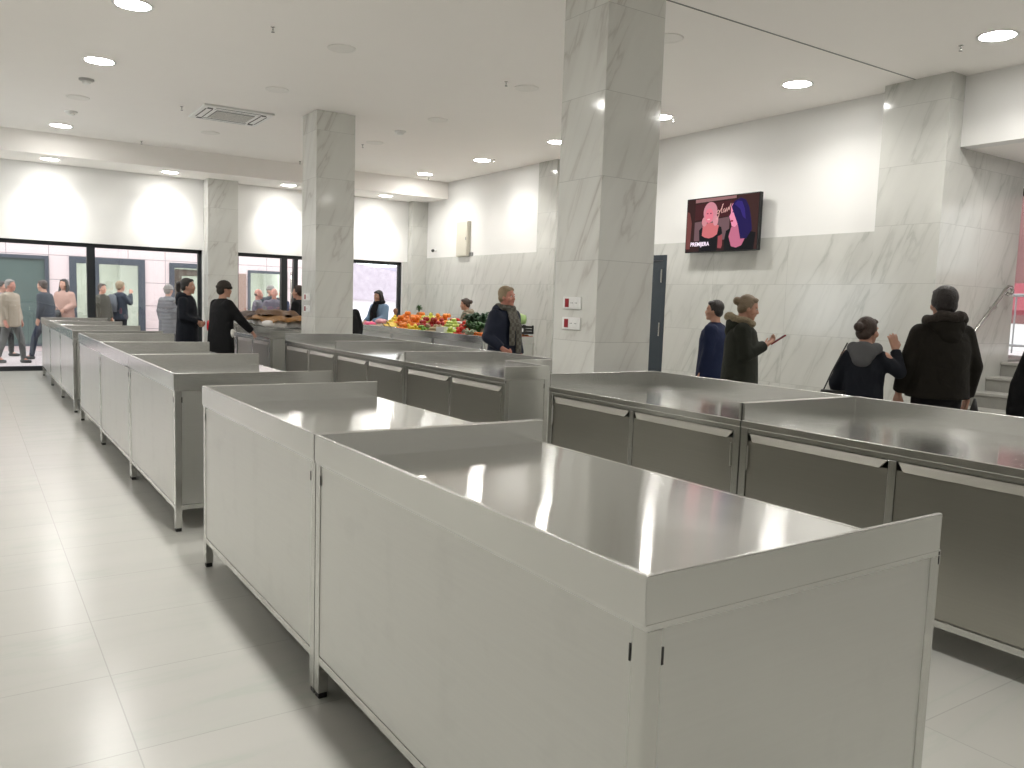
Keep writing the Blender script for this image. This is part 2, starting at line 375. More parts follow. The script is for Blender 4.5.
# free standing marble columns
def column(label, x, y, h=CZ, w=.57, dz=.54):
    t = MB().box(x, x+w, y, y+dz, 0, h).build('marble_column', 'colmarble', bevel=.004)
    tag(t, label, 'column', 'marble clad columns between the counters')
    return t
column('thick white marble column nearest the camera, reaching out of the top of the picture', 4.015, 4.875)
column('white marble column farther back, standing left of the fruit stall', 3.985, 10.88, w=.553, dz=.55)
def socket_plate(label, x, y, z):
    o = empty('socket_plate', label, 'socket', (x, y, z), 0, 'socket plates on the columns')
    MB().box(-.012, 0, -.115, .115, -.048, .048).build('cover', 'white', o, bevel=.003)
    MB().box(-.016, -.011, .035, .085, -.034, .034).build('red_socket', 'red', o, bevel=.002)['label'] = 'dark red socket insert'
    for yy in (-.005, -.06):
        MB().box(-.015, -.011, yy-.022, yy+.022, -.034, .034).build('socket', 'white', o, bevel=.002)
        for dy in (-.009, .009): MB().tube([(-.0155, yy+dy, 0), (-.0145, yy+dy, 0)], .004, 8).build('hole', 'dgrey', o)
socket_plate('upper white socket plate with red insert on the nearest column', 4.015, 5.17, 1.487)
socket_plate('lower white socket plate with red insert on the nearest column', 4.015, 5.17, 1.325)
socket_plate('upper small white socket plate on the far column', 3.985, 11.19, 1.46)
socket_plate('lower small white socket plate on the far column', 3.985, 11.19, 1.295)

# ================================================================ CEILING FITTINGS
def downlight(label, x, y, z, watts, lit=True, r=.15, group=None, tilt=False):
    o = empty('downlight' if lit else 'unlit_downlight', label, 'ceiling light', (x, y, z), 0, group)
    MB().lathe([(r*.9, 0), (r, -.004), (r*1.12, -.009), (r*1.14, -.004), (r*1.14, 0)], 32, cap=False).build('trim_ring', 'white' if lit else 'unlit', o, smooth=True)
    MB().lathe([(0.001, -.003), (r*.95, -.003), (r*.95, -.001), (0.001, -.001)], 32, cap=False).build('diffuser', 'lamp' if lit else 'unlit', o)
    if lit:
        ld = bpy.data.lights.new('downlight_lamp', 'AREA'); ld.shape = 'DISK'; ld.size = r*1.8; ld.energy = watts; ld.spread = math.radians(140); ld.color = (1, .975, .93)
        lo = bpy.data.objects.new('downlight_lamp', ld); C.objects.link(lo); lo.parent = o; lo.location = (0, 0, -.02)
        if tilt: ld.spread = math.radians(78); ld.size = r*1.2; lo.rotation_euler = (math.radians(36), 0, 0); lo.location = (0, .0, -.09)
    return o
names = {-0.3: 'behind the camera', 1.75: 'above the nearest left counter', 3.92: 'in the nearer part', 6.03: 'second', 8.17: 'third', 10.32: 'fourth', 12.55: 'fifth', 14.75: 'sixth'}
def order(y): return {3.92: 'nearest', 6.03: 'second', 8.17: 'third', 10.4: 'fourth', 12.6: 'fifth', 14.8: 'last'}.get(y, '')
for y, nm in ((14.72, 'farthest of the three lit round ceiling lights at the left, near the soffit'), (10.3, 'middle one of the three lit round ceiling lights at the left'), (8.12, 'lit round ceiling light cut by the top edge at the left'),
              (5.95, 'lit round ceiling light above the left row, first out of view'), (3.8, 'lit round ceiling light above the left row, second out of view'), (1.6, 'lit round ceiling light above the near left counter'), (-.6, 'unseen ceiling light added behind the camera at the left')):
    downlight(nm, 1.29, y, CZ, LAMP_W, group='lit downlights above the left aisle')  # the one behind the camera is unseen, added to brighten camera-facing steel
for y, nm in ((14.85, 'lit round ceiling light farthest along the right wall, left of the fuse box'), (12.66, 'lit round ceiling light above the fruit stall, second from the back wall'), (10.43, 'lit round ceiling light just left of the nearest column'),
              (8.17, 'lit round ceiling light just right of the nearest column'), (6.03, 'lit round ceiling light above the television'), (3.92, 'large lit round ceiling light at the upper right corner'),
              (1.7, 'lit round ceiling light above the stair opening, first out of view'), (-.5, 'unseen ceiling light added behind the camera at the right')):
    downlight(nm, 7.68, y, CZ, LAMP_W, group='lit downlights along the right wall')  # its last lamp, behind the camera, is unseen and added for light
for y, nm in ((14.75, 'a'), (10.3, 'b'), (5.95, 'c')):  # unseen lamps, added as a plausible row left of the frame
    downlight('unseen ceiling light added left of the frame, %s from the shop front' % {'a': 'first', 'b': 'second', 'c': 'third', 'd': 'fourth'}[nm], -1.6, y, CZ, LAMP_W*.9, group='added downlights beside the left wall')
for x, nm in ((-.9, 'lit soffit light left of the frame'), (1.23, 'lit soffit light farthest left, above the left window'), (3.13, 'lit soffit light second from left, left of the wall pilaster'), (5.31, 'lit soffit light between wall pilaster and far column'), (7.38, 'lit soffit light farthest right, above the window by the fruit stall')):
    downlight(nm, x, 16.02, SOF, SPOT_W, r=.14, tilt=True, group='lit downlights in the soffit')
for x, y, nm in ((9.35, 3.9, 'lit round light in the low ceiling above the stairs'),):
    downlight(nm, x, y, 3.25, LAMP_W*.2, r=.10, group='lit downlights above the stairs')
for x, y, nm in ((3.22, 8.1, 'unlit round ceiling light nearest the camera, left of the columns'), (3.23, 10.2, 'unlit round ceiling light just right of the air conditioner'), (1.29, 12.4, 'unlit round ceiling light above the left row near the air conditioner'),
                 (5.5, 8.12, 'unlit round ceiling light left of the nearest column top'), (5.52, 10.32, 'unlit round ceiling light between the two columns, middle of three'), (5.55, 12.5, 'unlit round ceiling light just right of the far column'), (3.25, 13.6, 'unlit round ceiling light behind the air conditioner'), (5.5, 5.8, 'unlit round ceiling light half hidden right of the nearest column')):
    downlight(nm, x, y, CZ, 0, False, r=.125, group='unlit round ceiling lights')
def smoke(label, x, y):
    o = empty('smoke_detector', label, 'smoke detector', (x, y, CZ), 0, 'smoke detectors on the ceiling')
    MB().lathe([(.085, 0), (.085, -.014), (.07, -.022), (.001, -.024)], 28, cap=False).build('base', 'midgrey' if 'grey' in label else 'white', o, smooth=True)
    MB().lathe([(.05, -.02), (.048, -.045), (.03, -.055), (.001, -.056)], 24, cap=False).build('sensor', 'white', o, smooth=True)
smoke('flat grey round detector above the left aisle', 1.27, 11.28)
smoke('white round smoke detector between far column and right wall', 5.47, 11.4)
smoke('small white detector beside the lit light at the far left', 1.31, 13.45)
def sprinkler(label, x, y, z=CZ):
    o = empty('sprinkler', label, 'sprinkler', (x, y, z), 0, 'sprinkler heads on the ceiling'); o.scale = (.75, .75, .75)
    MB().lathe([(.03, 0), (.028, -.006), (.001, -.007)], 18, cap=False).build('escutcheon', 'chrome', o, smooth=True)
    MB().tube([(0, 0, -.005), (0, 0, -.035)], .01, 8).tube([(0, 0, -.035), (.014, 0, -.05), (0, 0, -.066)], .004, 6).tube([(0, 0, -.035), (-.014, 0, -.05), (0, 0, -.066)], .004, 6).build('body', 'chrome', o, smooth=True)
    MB().lathe([(.001, -.064), (.022, -.064), (.022, -.068), (.001, -.068)], 14, cap=False).build('deflector', 'grey', o)
for x, y, z, nm in ((2.46, 7.9, CZ, 'sprinkler nearest the camera, high at the left of the columns'), (2.5, 12.0, CZ, 'sprinkler just left of the air conditioner'), (2.52, 15.2, CZ, 'sprinkler near the soffit at the left'),
                 (5.25, 15.2, CZ, 'sprinkler near the soffit left of the far column'), (5.47, 12.8, CZ, 'sprinkler just right of the far column'), (5.17, 8.05, CZ, 'sprinkler beside the unlit light left of the nearest column'), (7.7, 4.25, CZ, 'sprinkler beside the large light in the upper right corner'),
                 (7.79, 12.45, CZ, 'sprinkler beside the lit light above the fruit stall'), (7.85, 8.1, CZ, 'sprinkler beside the lit light right of the nearest column'), (7.95, 15.2, CZ, 'sprinkler near the soffit by the right wall')):
    sprinkler(nm, x, y, z)
ac = empty('air_conditioner', 'square white cassette air conditioner with grey grille set in the ceiling', 'air conditioner', (3.16, 12.03, CZ))
MB().box(-.47, .47, -.47, .47, -.03, 0).build('panel', 'white', ac, bevel=.008)
g = MB().box(-.26, .26, -.26, .26, -.036, -.029).build('grille', 'grey', ac, bevel=.004)
for a in range(4):
    q = Matrix.Rotation(a*PI/2, 4, 'Z')
    b = MB(); b.box(-.29, .29, .33, .40, -.034, -.029); bmesh.ops.transform(b.bm, matrix=q, verts=b.bm.verts); o = b.build('louvre', 'white', ac, bevel=.003)
    b = MB(); b.box(-.3, .3, .40, .415, -.033, -.028); b.box(-.3, .3, .315, .33, -.033, -.028); b.box(-.38, -.31, .33, .40, -.033, -.028); bmesh.ops.transform(b.bm, matrix=q, verts=b.bm.verts); b.build('air_slot', 'dgrey', ac)
b = MB()
for i in range(12): b.box(-.25, .25, -.24+i*.042, -.225+i*.042, -.039, -.035)
b.build('slats', 'unlit', g)

# wall fittings
fb = empty('fuse_box', 'tall cream fuse box high on the right wall above the fruit stall', 'fuse box', (FX, 14.74, 2.745))
MB().box(-.075, 0, -.225, .225, -.355, .355).build('case', 'offwhite', fb, bevel=.004)
MB().box(-.085, -.076, -.21, .21, -.34, .34).build('door', 'offwhite', fb, bevel=.004)
MB().tube([(-.086, -.18, -.03), (-.086, -.18, .03)], .01, 8).build('latch', 'grey', fb)
nb = empty('wall_switch', 'small switch pair on the right wall beside the fuse box', 'switch', (FX, 14.5, 2.43))
for y in (-.06, .05): MB().box(-.02, 0, y-.045, y+.045, -.04, .04).build('rocker', 'grey', nb, bevel=.004)
cc = empty('security_camera', 'small black and white security camera by the corner pilaster', 'camera', (FX, 16.0, 2.56))
MB().tube([(0, 0, 0), (-.05, -.02, 0)], .03, 16).build('mount', 'white', cc); MB().ball((-.085, -.03, -.01), .036).build('dome', 'foot', cc, smooth=True)

# television
tv = empty('television', 'flat wall television showing two women in evening dresses', 'television', (8.585, 7.82, 2.635))
MB().box(-.03, .03, -.645, .645, -.375, .375).build('case', 'tvbody', tv, bevel=.006)
MB().box(.03, .114, -.2, .2, -.15, .15).build('bracket', 'tvbody', tv)
def scr(name, pts, col, st, lay, parent):
    """flat picture element; screen u 0..1 left to right as seen, v 0..1 bottom to top"""
    b = MB(); b.prism([(.63-1.26*u, -.36+.72*v) for u, v in pts], -.0305-.0003*lay-.0003, -.0305-.0003*lay, 0)
    return b.build(name, emis('screen_'+name, col, st), parent)
def ell(cx, cy, rx, ry, n=28, a0=0, a1=360): return [(cx+rx*math.cos(math.radians(a0+(a1-a0)*i/n)), cy+ry*math.sin(math.radians(a0+(a1-a0)*i/n))) for i in range(n if a1-a0 == 360 else n+1)]
sc = scr('screen', [(0, 0), (1, 0), (1, 1), (0, 1)], (.035, .014, .014), 1, 0, tv)
scr('picture_wall', [(.12, .2), (.62, .2), (.62, .62), (.12, .56)], (.16, .09, .10), 1, 1, sc)
scr('picture_band', [(.12, .93), (.70, .95), (.70, 1), (.12, 1)], (.30, .15, .15), 1, 1, sc)
scr('picture_sign', [(.12, .60), (.70, .64), (.70, .92), (.12, .90)], (.06, .015, .018), 1, 2, sc)
scr('picture_side', [(.72, 0), (1, 0), (1, 1), (.72, 1)], (.05, .022, .02), 1, 2, sc)
scr('guest_hair', [(0, .05), (.06, .05), (.075, .55), (.04, .75), (0, .78)], (.16, .05, .045), 1, 3, sc)
scr('dress', [(.20, 0), (.20, .22), (.19, .40), (.23, .46), (.30, .30), (.42, .30), (.46, .46), (.51, .44), (.53, .32), (.48, .26), (.46, 0)], (.008, .008, .010), 1, 4, sc)
scr('neckline', [(.235, .30), (.245, .48), (.32, .53), (.40, .53), (.475, .47), (.455, .31), (.40, .26), (.34, .24), (.28, .26)], (.60, .16, .17), 1, 5, sc)
scr('arm', [(.47, .05), (.47, .27), (.53, .30), (.535, .10), (.52, .04)], (.30, .07, .08), 1, 5, sc)
scr('hair', ell(.345, .735, .10, .19), (.60, .24, .29), 1, 6, sc)
scr('hair_curls', ell(.265, .56, .038, .09) , (.62, .25, .28), 1, 6, sc); scr('hair_curls', ell(.425, .57, .038, .10), (.66, .28, .32), 1, 6, sc)
scr('face', ell(.33, .67, .058, .14), (.74, .20, .26), 1, 7, sc)
scr('smile', ell(.325, .60, .022, .012), (.85, .5, .5), 1, 8, sc)
for u in (.305, .352): scr('eye', ell(u, .71, .012, .010), (.12, .02, .05), 1, 8, sc)
scr('dress_right', [(.56, 0), (.56, .20), (.58, .36), (.65, .42), (.98, .30), (.96, 0)], (.008, .008, .010), 1, 4, sc)
scr('hair_right', [(.64, .80), (.68, .90), (.76, .95), (.83, .90), (.88, .76), (.91, .55), (.93, .36), (.86, .20), (.78, .20), (.74, .45)], (.016, .010, .075), 1, 7, sc)
scr('neckline_right', [(.62, .25), (.65, .42), (.72, .48), (.78, .40), (.84, .20), (.80, .08), (.73, .04), (.66, .07)], (.52, .15, .24), 1, 5, sc)
scr('face_right', [(.63, .80), (.655, .86), (.70, .84), (.75, .70), (.755, .50), (.70, .42), (.655, .44), (.645, .50), (.635, .54), (.615, .62), (.635, .68)], (.82, .28, .42), 1, 6, sc)
scr('hair_sheen', [(.68, .84), (.72, .90), (.78, .88), (.82, .74), (.84, .55), (.80, .60), (.76, .74)], (.035, .022, .17), 1, 8, sc)
scr('lips_right', ell(.655, .535, .018, .016), (.28, .0, .02), 1, 8, sc); scr('eye_right', ell(.668, .70, .014, .012), (.05, .01, .08), 1, 8, sc)
def text_mesh(name, txt, size, m, parent, loc, rot, bold=0.0, shear=0):
    c = bpy.data.curves.new(name, 'FONT'); c.body = txt; c.size = size; c.extrude = .0003; c.offset = bold; c.shear = shear; c.align_x = 'LEFT'
    t = bpy.data.objects.new(name, c); C.objects.link(t)
    dg = bpy.context.evaluated_depsgraph_get(); dg.update()
    me = bpy.data.meshes.new_from_object(t.evaluated_get(dg)); bpy.data.objects.remove(t)
    me.materials.clear(); me.materials.append(m)
    o = bpy.data.objects.new(name, me); C.objects.link(o); o.parent = parent; o.location = loc; o.rotation_euler = rot
    return o
text_mesh('caption', 'PREMIJERA', .075, emis('caption_light', (1, .85, .98), 1.1), sc, (-.0345, .54, -.285), (PI/2, 0, -PI/2), bold=.002)
# the cursive sign in the picture, as one stroke
def gl(u, v): return (-.0335, .63-1.26*u, -.36+.72*v)
strokes = [[(.475, .74), (.46, .76), (.44, .73), (.445, .69), (.465, .70), (.475, .75), (.468, .66), (.45, .59), (.435, .60)],
           [(.475, .72), (.50, .78), (.525, .87), (.515, .86), (.505, .76), (.505, .70), (.52, .71)],
           [(.545, .78), (.53, .76), (.53, .71), (.545, .71), (.555, .77), (.56, .71), (.575, .79), (.58, .72), (.60, .80), (.605, .74), (.63, .86)]]
sm = emis('sign_light', (.75, .42, .38), 1)
for s_ in strokes: MB().tube([gl(*p) for p in s_], .004, 6).build('script', sm, sc)

# ================================================================ COUNTERS
CL, CW, TOPZ, UPZ = 1.70, 1.0, .885, .98
def counter(sx, label, notch=None, plain=False):
    """steel counter, origin at its near corner on the plain side's floor line; sx=+1 doors towards +x, sx=-1 doors towards -x.
    local y 0..CL; local x 0 (plain side) .. sx*CW (door side); notch=(width, length) cut at the near end of the plain side"""
    o = empty('market_counter', label, 'counter')
    def B(mb, x0, x1, y0, y1, z0, z1): a, b = sorted((sx*x0, sx*x1)); mb.box(a, b, y0, y1, z0, z1); return mb
    g = .004
    nw, nl = notch or (0, 0)
    # worktop with folded front lip
    poly = [(nw, g), (CW, g), (CW, CL-g), (0, CL-g), (0, nl), (nw, nl)] if notch else [(0, g), (CW, g), (CW, CL-g), (0, CL-g)]
    b = MB(); b.prism([(sx*(x*.999+.0005), y) for x, y in poly], TOPZ-.012, TOPZ)
    top = b.build('worktop', 'top', o)
    B(MB(), CW-.012, CW+.004, g, CL-g, TOPZ-.038, TOPZ+.001).build('front_lip', 'bright', top, bevel=.003)
    # upstand on three sides
    t = .014; x0 = nw if notch else 0; e = CL-g-.001
    if notch: g_ = g+.001; pts = [(CW-.002, g_), (nw-.004, g_), (nw-.004, nl-.002), (-.004, nl-.002), (-.004, e), (CW-.002, e), (CW-.002, e-t), (t-.004, e-t), (t-.004, nl+t), (nw+t-.004, nl+t), (nw+t-.004, g+t), (CW-.002, g+t)]
    else: pts = [(CW-.002, g+.001), (-.004, g+.001), (-.004, e), (CW-.002, e), (CW-.002, e-t), (t-.004, e-t), (t-.004, g+t), (CW-.002, g+t)]
    MB().prism([(sx*x, y) for x, y in pts], TOPZ-.003, UPZ).build('upstand', 'band', o, bevel=.0025)
    # legs
    lw = .042
    spots = [(x0, 0), (CW-lw, 0), (0, CL-lw), (CW-lw, CL-lw)]
    if notch: spots += [(0, nl)]
    for lx, ly in spots:
        ly = min(max(ly, g), CL-lw-g)
        lg = B(MB(), lx+.003, lx+lw, ly, ly+lw, .022, TOPZ-.012).build('leg', 'leg', o, bevel=.002)
        B(MB(), lx+.006, lx+lw-.003, ly+.003, ly+lw-.003, 0, .026).build('foot_cap', 'foot', lg, bevel=.003)
    # bottom rails and underside
    b = MB(); B(b, x0+.004, CW-.004, g+.003, g+.033, .135, .165); B(b, .004, CW-.004, CL-g-.033, CL-g-.003, .135, .165)
    B(b, .004, .034, nl+g+.03, CL-g-.03, .135, .165); B(b, CW-.034, CW-.004, g+.03, CL-g-.03, .135, .165)
    if notch: B(b, nw+.004, nw+.034, g+.03, nl, .135, .165); B(b, .004, nw+.03, nl+.004, nl+.034, .135, .165)
    b.build('bottom_rail', 'leg', o, bevel=.002)
    b = MB(); poly2 = [(x*1.0+(.02 if x < .5 else -.02), y+(.02 if y < .9 else -.02)) for x, y in poly]; b.prism([(sx*x, y) for x, y in poly2], .166, .176); b.build('bottom_shelf', 'side', o)
    # closed side and ends
    B(MB(), .006, .016, nl+lw+g+.002, CL-lw-g-.002, .168, TOPZ-.014).build('side_panel', 'side', o)
    B(MB(), x0+lw+.002, CW-lw+.003, g+.003, g+.013, .168, TOPZ-.014).build('end_panel', 'side', o)
    B(MB(), lw+.002, CW-lw+.003, CL-g-.013, CL-g-.003, .168, TOPZ-.014).build('end_panel', 'side', o)
    if notch:
        B(MB(), nw+.004, nw+.014, lw+g, nl, .168, TOPZ-.014).build('notch_panel', 'side', o)
        B(MB(), lw+.004, nw+.003, nl+.004, nl+.014, .168, TOPZ-.014).build('notch_panel', 'side', o)
    # keyhole slots of the near corner post
    for q in ((.0015, .004, lw+g+.001, lw+g+.005), (.0015, .004, CL-lw-g-.005, CL-lw-g-.001), (x0+lw, x0+lw+.005, g, g+.003)):
        B(MB(), *q, .80, .835).build('slot', 'dgrey', o)
    # front: rail under the lip, centre post, two doors with mitred pulls, hinges
    B(MB(), CW-.03, CW-.004, lw+g, CL-lw-g, TOPZ-.062, TOPZ-.039).build('top_rail', 'leg', o)
    mid = CL/2
    B(MB(), CW-.03, CW-.003, mid-.018, mid+.018, .168, TOPZ-.064).build('centre_post', 'bright', o, bevel=.002)
    for y0, y1, hy in ((lw+.008, mid-.021, lw+.014), (mid+.021, CL-lw-.008, CL-lw-.014)):
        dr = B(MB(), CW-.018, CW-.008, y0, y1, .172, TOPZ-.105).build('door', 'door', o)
        # sloping pull with mitred ends
        m = MB(); zt, zb = TOPZ-.066, TOPZ-.108; k = .035
        P = [(CW-.009, y0+.002, zt), (CW-.009, y1-.002, zt), (CW+.004, y1-k, zb), (CW+.004, y0+k, zb), (CW-.017, y0+.002, zt), (CW-.017, y1-.002, zt), (CW-.017, y1-k, zb), (CW-.017, y0+k, zb)]
        v = [m.bm.verts.new((sx*p[0], p[1], p[2])) for p in P]
        for f in ((0, 1, 2, 3), (4, 7, 6, 5), (0, 3, 7, 4), (1, 5, 6, 2), (0, 4, 5, 1), (3, 2, 6, 7)): m.bm.faces.new([v[i] for i in f])
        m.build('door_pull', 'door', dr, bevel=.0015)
        B(MB(), CW-.003, CW+.004, hy-.005, hy+.005, TOPZ-.26, TOPZ-.13).build('hinge', 'bright', dr, bevel=.0015)
        B(MB(), CW-.003, CW+.004, hy-.005, hy+.005, .24, .37).build('hinge', 'bright', dr, bevel=.0015)
    return o
GL = 'stainless steel counters with their closed side to the left aisle'
protoL = counter(1, '', None); protoR = counter(-1, '', None); protoN = counter(-1, '', (.58, .62))
used = set()
def place(proto, x, y0, y1, label, group):
    o = proto if proto.name not in used else copy_tree(proto)
    used.add(proto.name)
    o.location = (x, y0, 0); o.scale = (1, (y1-y0)/CL, 1); o['label'] = label; o['group'] = group
    return o
LXR = 1.03
for y0, y1, lb in ((1.06, 2.80, 'large steel counter nearest the camera, its empty tray top filling the foreground'),
                   (2.80, 4.49, 'steel counter touching the far end of the nearest one'),
                   (5.20, 6.87, 'first steel counter of the middle left block, open gap before it'),
                   (6.87, 8.55, 'middle steel counter of the middle left block'),
                   (8.55, 10.24, 'last steel counter of the middle left block'),
                   (10.88, 12.48, 'first steel counter of the farthest left block'),
                   (12.48, 14.09, 'middle steel counter of the farthest left block'),
                   (14.09, 15.72, 'steel counter at the far left end, nearest the shop window')):
    place(protoL, LXR, y0, y1, lb, 'steel counters of the left row')
RX = 4.45
for pr, y0, y1, lb in ((protoR, 1.19, 2.93, 'steel counter with doors at the right edge, running out of the frame'),
                   (protoR, 2.93, 4.68, 'steel counter with two doors in front of the nearest marble column'),
                   (protoN, 5.25, 7.0, 'steel counter notched around the nearest marble column'),
                   (protoR, 7.0, 8.76, 'middle steel counter of the middle right block'),
                   (protoR, 8.76, 10.52, 'last steel counter of the middle right block, left of the far column'),
                   (protoN, 11.15, 12.85, 'steel counter notched around the far column, white sheet and cloths on it'),
                   (protoR, 12.85, 14.55, 'steel counter behind the cloths, last of the right row')):
    place(pr, RX, y0, y1, lb, 'steel counters of the right row')
SX = 6.17
for y0, y1, lb in ((10.0, 11.54, 'fruit stall counter nearest the camera, under vegetables and crates'), (11.54, 13.08, 'middle fruit stall counter under apples and oranges'), (13.08, 14.62, 'farthest fruit stall counter under pink bags and bananas')):
    place(protoL, SX, y0, y1, lb, 'steel counters of the fruit stall').scale.x = .9
#@@REST
# ================================================================ OUTSIDE
FY = 21.8
def facade_mat():
    m, n, l, b = new_mat('pink_facade_panels')
    geo = n.new('ShaderNodeNewGeometry'); sp = n.new('ShaderNodeSeparateXYZ'); l.new(geo.outputs['Position'], sp.inputs[0])
    def M(op, a, bb=None):
        k = n.new('ShaderNodeMath'); k.operation = op
        for i, v in enumerate((a, bb)):
            if v is None: continue
            if isinstance(v, (int, float)): k.inputs[i].default_value = v
            else: l.new(v, k.inputs[i])
        return k.outputs[0]
    fx = M('FRACT', M('DIVIDE', M('SUBTRACT', sp.outputs[0], 1.6), .42*2)); fz = M('FRACT', M('DIVIDE', M('ADD', sp.outputs[2], .02), .56))
    j = M('MAXIMUM', M('LESS_THAN', fx, .018), M('LESS_THAN', fz, .028))
    mx = n.new('ShaderNodeMix'); mx.data_type = 'RGBA'; l.new(j, mx.inputs[0]); mx.inputs[6].default_value = (.72, .60, .59, 1); mx.inputs[7].default_value = (.30, .25, .25, 1)
    l.new(mx.outputs[2], b.inputs['Base Color']); b.inputs['Roughness'].default_value = .5
    return m
M_['facade'] = facade_mat()
M_['bluegrey'] = mat('blue_grey_frame', (.055, .065, .085), .4)
M_['brownwood'] = mat('brown_wooden_frame', (.30, .20, .16), .5)
M_['roomwall'] = mat('pale_green_interior', (.46, .49, .42), .7)
M_['pave'] = mat('pinkish_paving', (.50, .44, .43), .6, noise=.08, nscale=3)
struct(MB().box(-14, 45, BY+.3, 60, -.25, -.004).build('ground', 'pave'))
bd = empty('building', 'pink panelled building across the pavement with dark framed windows', 'building', (0, FY, 0))
w = MB(); H = 5.2; op = [(-3.4, 1.60, .12, 2.2), (2.02, 3.66, 0, 2.22), (4.22, 5.62, .5, 2.19), (6.15, 7.2, 0, 2.1)]
x = -9.0
for a0, a1, z0, z1 in op:
    w.box(x, a0, 0, .3, 0, H); w.box(a0, a1, 0, .3, z1, H)
    if z0: w.box(a0, a1, 0, .3, 0, z0)
    x = a1
w.box(x, 8.05, 0, .3, 0, H)
w.build('wall', 'facade', bd)
MB().box(-9, 8.05, 4.0, 4.2, 0, H).box(-9, 8.05, .3, 4.0, 2.9, 3.0).box(-9, -8.8, .3, 4, 0, 2.9).box(7.85, 8.05, .3, 4, 0, 2.9).build('inner_wall', 'roomwall', bd)
MB().box(-9, 8.05, .3, 4, H-.1, H).build('roof', 'paint', bd)
il = MB().box(-.6, .6, -.15, .15, -.04, 0).build('added_glow_panel', emis('added_panel_glow', (1, .98, .92), 6), bd, off=(2.7, 2.2, 2.9))  # glowing panel added inside the building to brighten the rooms behind the glass
for lx_ in (2.7, 6.6, -1.0):
    ld = bpy.data.lights.new('added_fill_light', 'AREA'); ld.shape = 'RECTANGLE'; ld.size = 1.2; ld.size_y = .3; ld.energy = 130 if lx_ > 0 else 30; lo = bpy.data.objects.new('added_fill_light', ld); C.objects.link(lo); lo.parent = bd; lo.location = (lx_, 2.2, 2.84)  # added fill lights that brighten the building's interior
def fwin(a0, a1, z0, z1, fm, fw=.10, glassm='glass', mull=()):
    f = MB(); f.box(a0, a1, -.03, .08, z1-fw, z1); f.box(a0, a1, -.03, .08, z0, z0+fw*.6); f.box(a0, a0+fw, -.03, .08, z0+fw*.6, z1-fw); f.box(a1-fw, a1, -.03, .08, z0+fw*.6, z1-fw)
    for mm in mull: f.box(mm-.05, mm+.05, -.02, .07, z0+fw*.6, z1-fw)
    fo = f.build('window_frame', fm, bd)
    MB().box(a0+fw, a1-fw, .03, .04, z0+fw*.6, z1-fw).build('pane', glassm, fo)
fwin(-3.4, 1.60, .12, 2.2, 'bluegrey', .08, 'opalglass', (-1,))
fwin(2.02, 3.66, .0, 2.22, 'bluegrey', .15, 'glass', (2.6,))
fwin(4.22, 5.62, .5, 2.19, 'bluegrey', .12, 'glass')
MB().box(4.38, 4.54, .1, .2, .5, 2.04).box(5.30, 5.46, .1, .2, .5, 2.04).box(4.54, 5.30, .1, .2, 1.88, 2.04).build('inner_frame', 'brownwood', bd)
fwin(6.15, 7.2, .0, 2.1, 'bluegrey', .07, 'glass')
MB().box(5.78, 6.10, -.05, -.001, .0, 2.0).build('door_leaf', 'brownwood', bd)
fh = empty('house', 'pale house with a mauve gabled roof seen through the right hand window', 'house', (15.6, 35, 0))
MB().box(-3.4, 1.1, 0, 6, 0, 1.45).build('wall', mat('pale_house_wall', (.75, .72, .75), .6), fh)
MB().prism([(-3.6, 1.40), (1.25, 1.40), (1.0, 2.75), (-1.5, 3.1), (-3.6, 3.1)], -.2, 6.2, 1).build('roof', mat('mauve_roof_tiles', (.40, .35, .40), .7, noise=.3, nscale=4), fh)
fg = empty('garden_shed', 'small white outbuilding with a grey window right of the mauve roofed house', 'outbuilding', (18.2, 36, 0))
MB().box(-.9, 1.6, 0, 3, 0, 2.5).build('wall', 'white', fg); MB().box(-.55, .25, -.03, 0, 1.8, 2.3).build('window', mat('greenish_pane', (.35, .45, .45), .2), fg)
MB().prism([(-1.1, 2.5), (1.8, 2.5), (1.8, 2.62), (-1.1, 3.0)], -.2, 3.2, 1).build('roof', mat('grey_mauve_roof', (.38, .34, .42), .6), fg)
# seen past the stair wall: the way out with a red awning and railing
dw = struct(MB().box(12.0, 12.08, 2.45, 2.55, .98, 3.25).box(12.0, 12.08, 5.85, 5.95, .98, 3.25).box(12.0, 12.08, 4.15, 4.22, .98, 3.25).box(12.0, 12.08, 2.55, 5.85, 3.15, 3.25).build('window_7', 'frame'))
MB().box(12.03, 12.04, 2.55, 5.85, .98, 3.15).build('pane', 'glass', dw)
struct(MB().box(12.25, 30, -6, 16.4, .6, .95).build('ground_upper', 'pave'))
tb = empty('brick_building', 'dark reddish building outside, seen in the narrow gap at the right edge', 'building', (20.5, 5, .95))
MB().box(-.5, 3, -9, 11, 0, 7).build('wall', mat('reddish_render', (.16, .07, .065), .8, noise=.3, nscale=1.5), tb)
for yy_ in range(-7, 10, 3): MB().box(-.53, -.5, yy_, yy_+1.2, 1.6, 3.2).build('window', 'white', tb)
aw = empty('market_awning', 'red awning over a pale stall outside, glimpsed at the right edge above the stairs', 'awning', (15.5, 6.2, .35))
MB().prism([(-.8, 1.2), (.9, 1.75), (.9, 1.80), (-.8, 1.28)], -2.2, 2.2, 1).build('canopy', mat('red_awning_cloth', (.20, .012, .025), .6), aw)
for yy in (-2.1, 2.1): MB().tube([(-.75, yy, .6), (-.75, yy, 1.22)], .03, 8).tube([(.85, yy, .6), (.85, yy, 1.75)], .03, 8).build('post', 'white', aw)
MB().box(-.7, .8, -2.1, 2.1, .6, 1.05).build('stall_base', 'white', aw)
rl = empty('railing', 'dark metal railing outside beyond the top of the stairs', 'railing', (13.6, 5.5, .95))
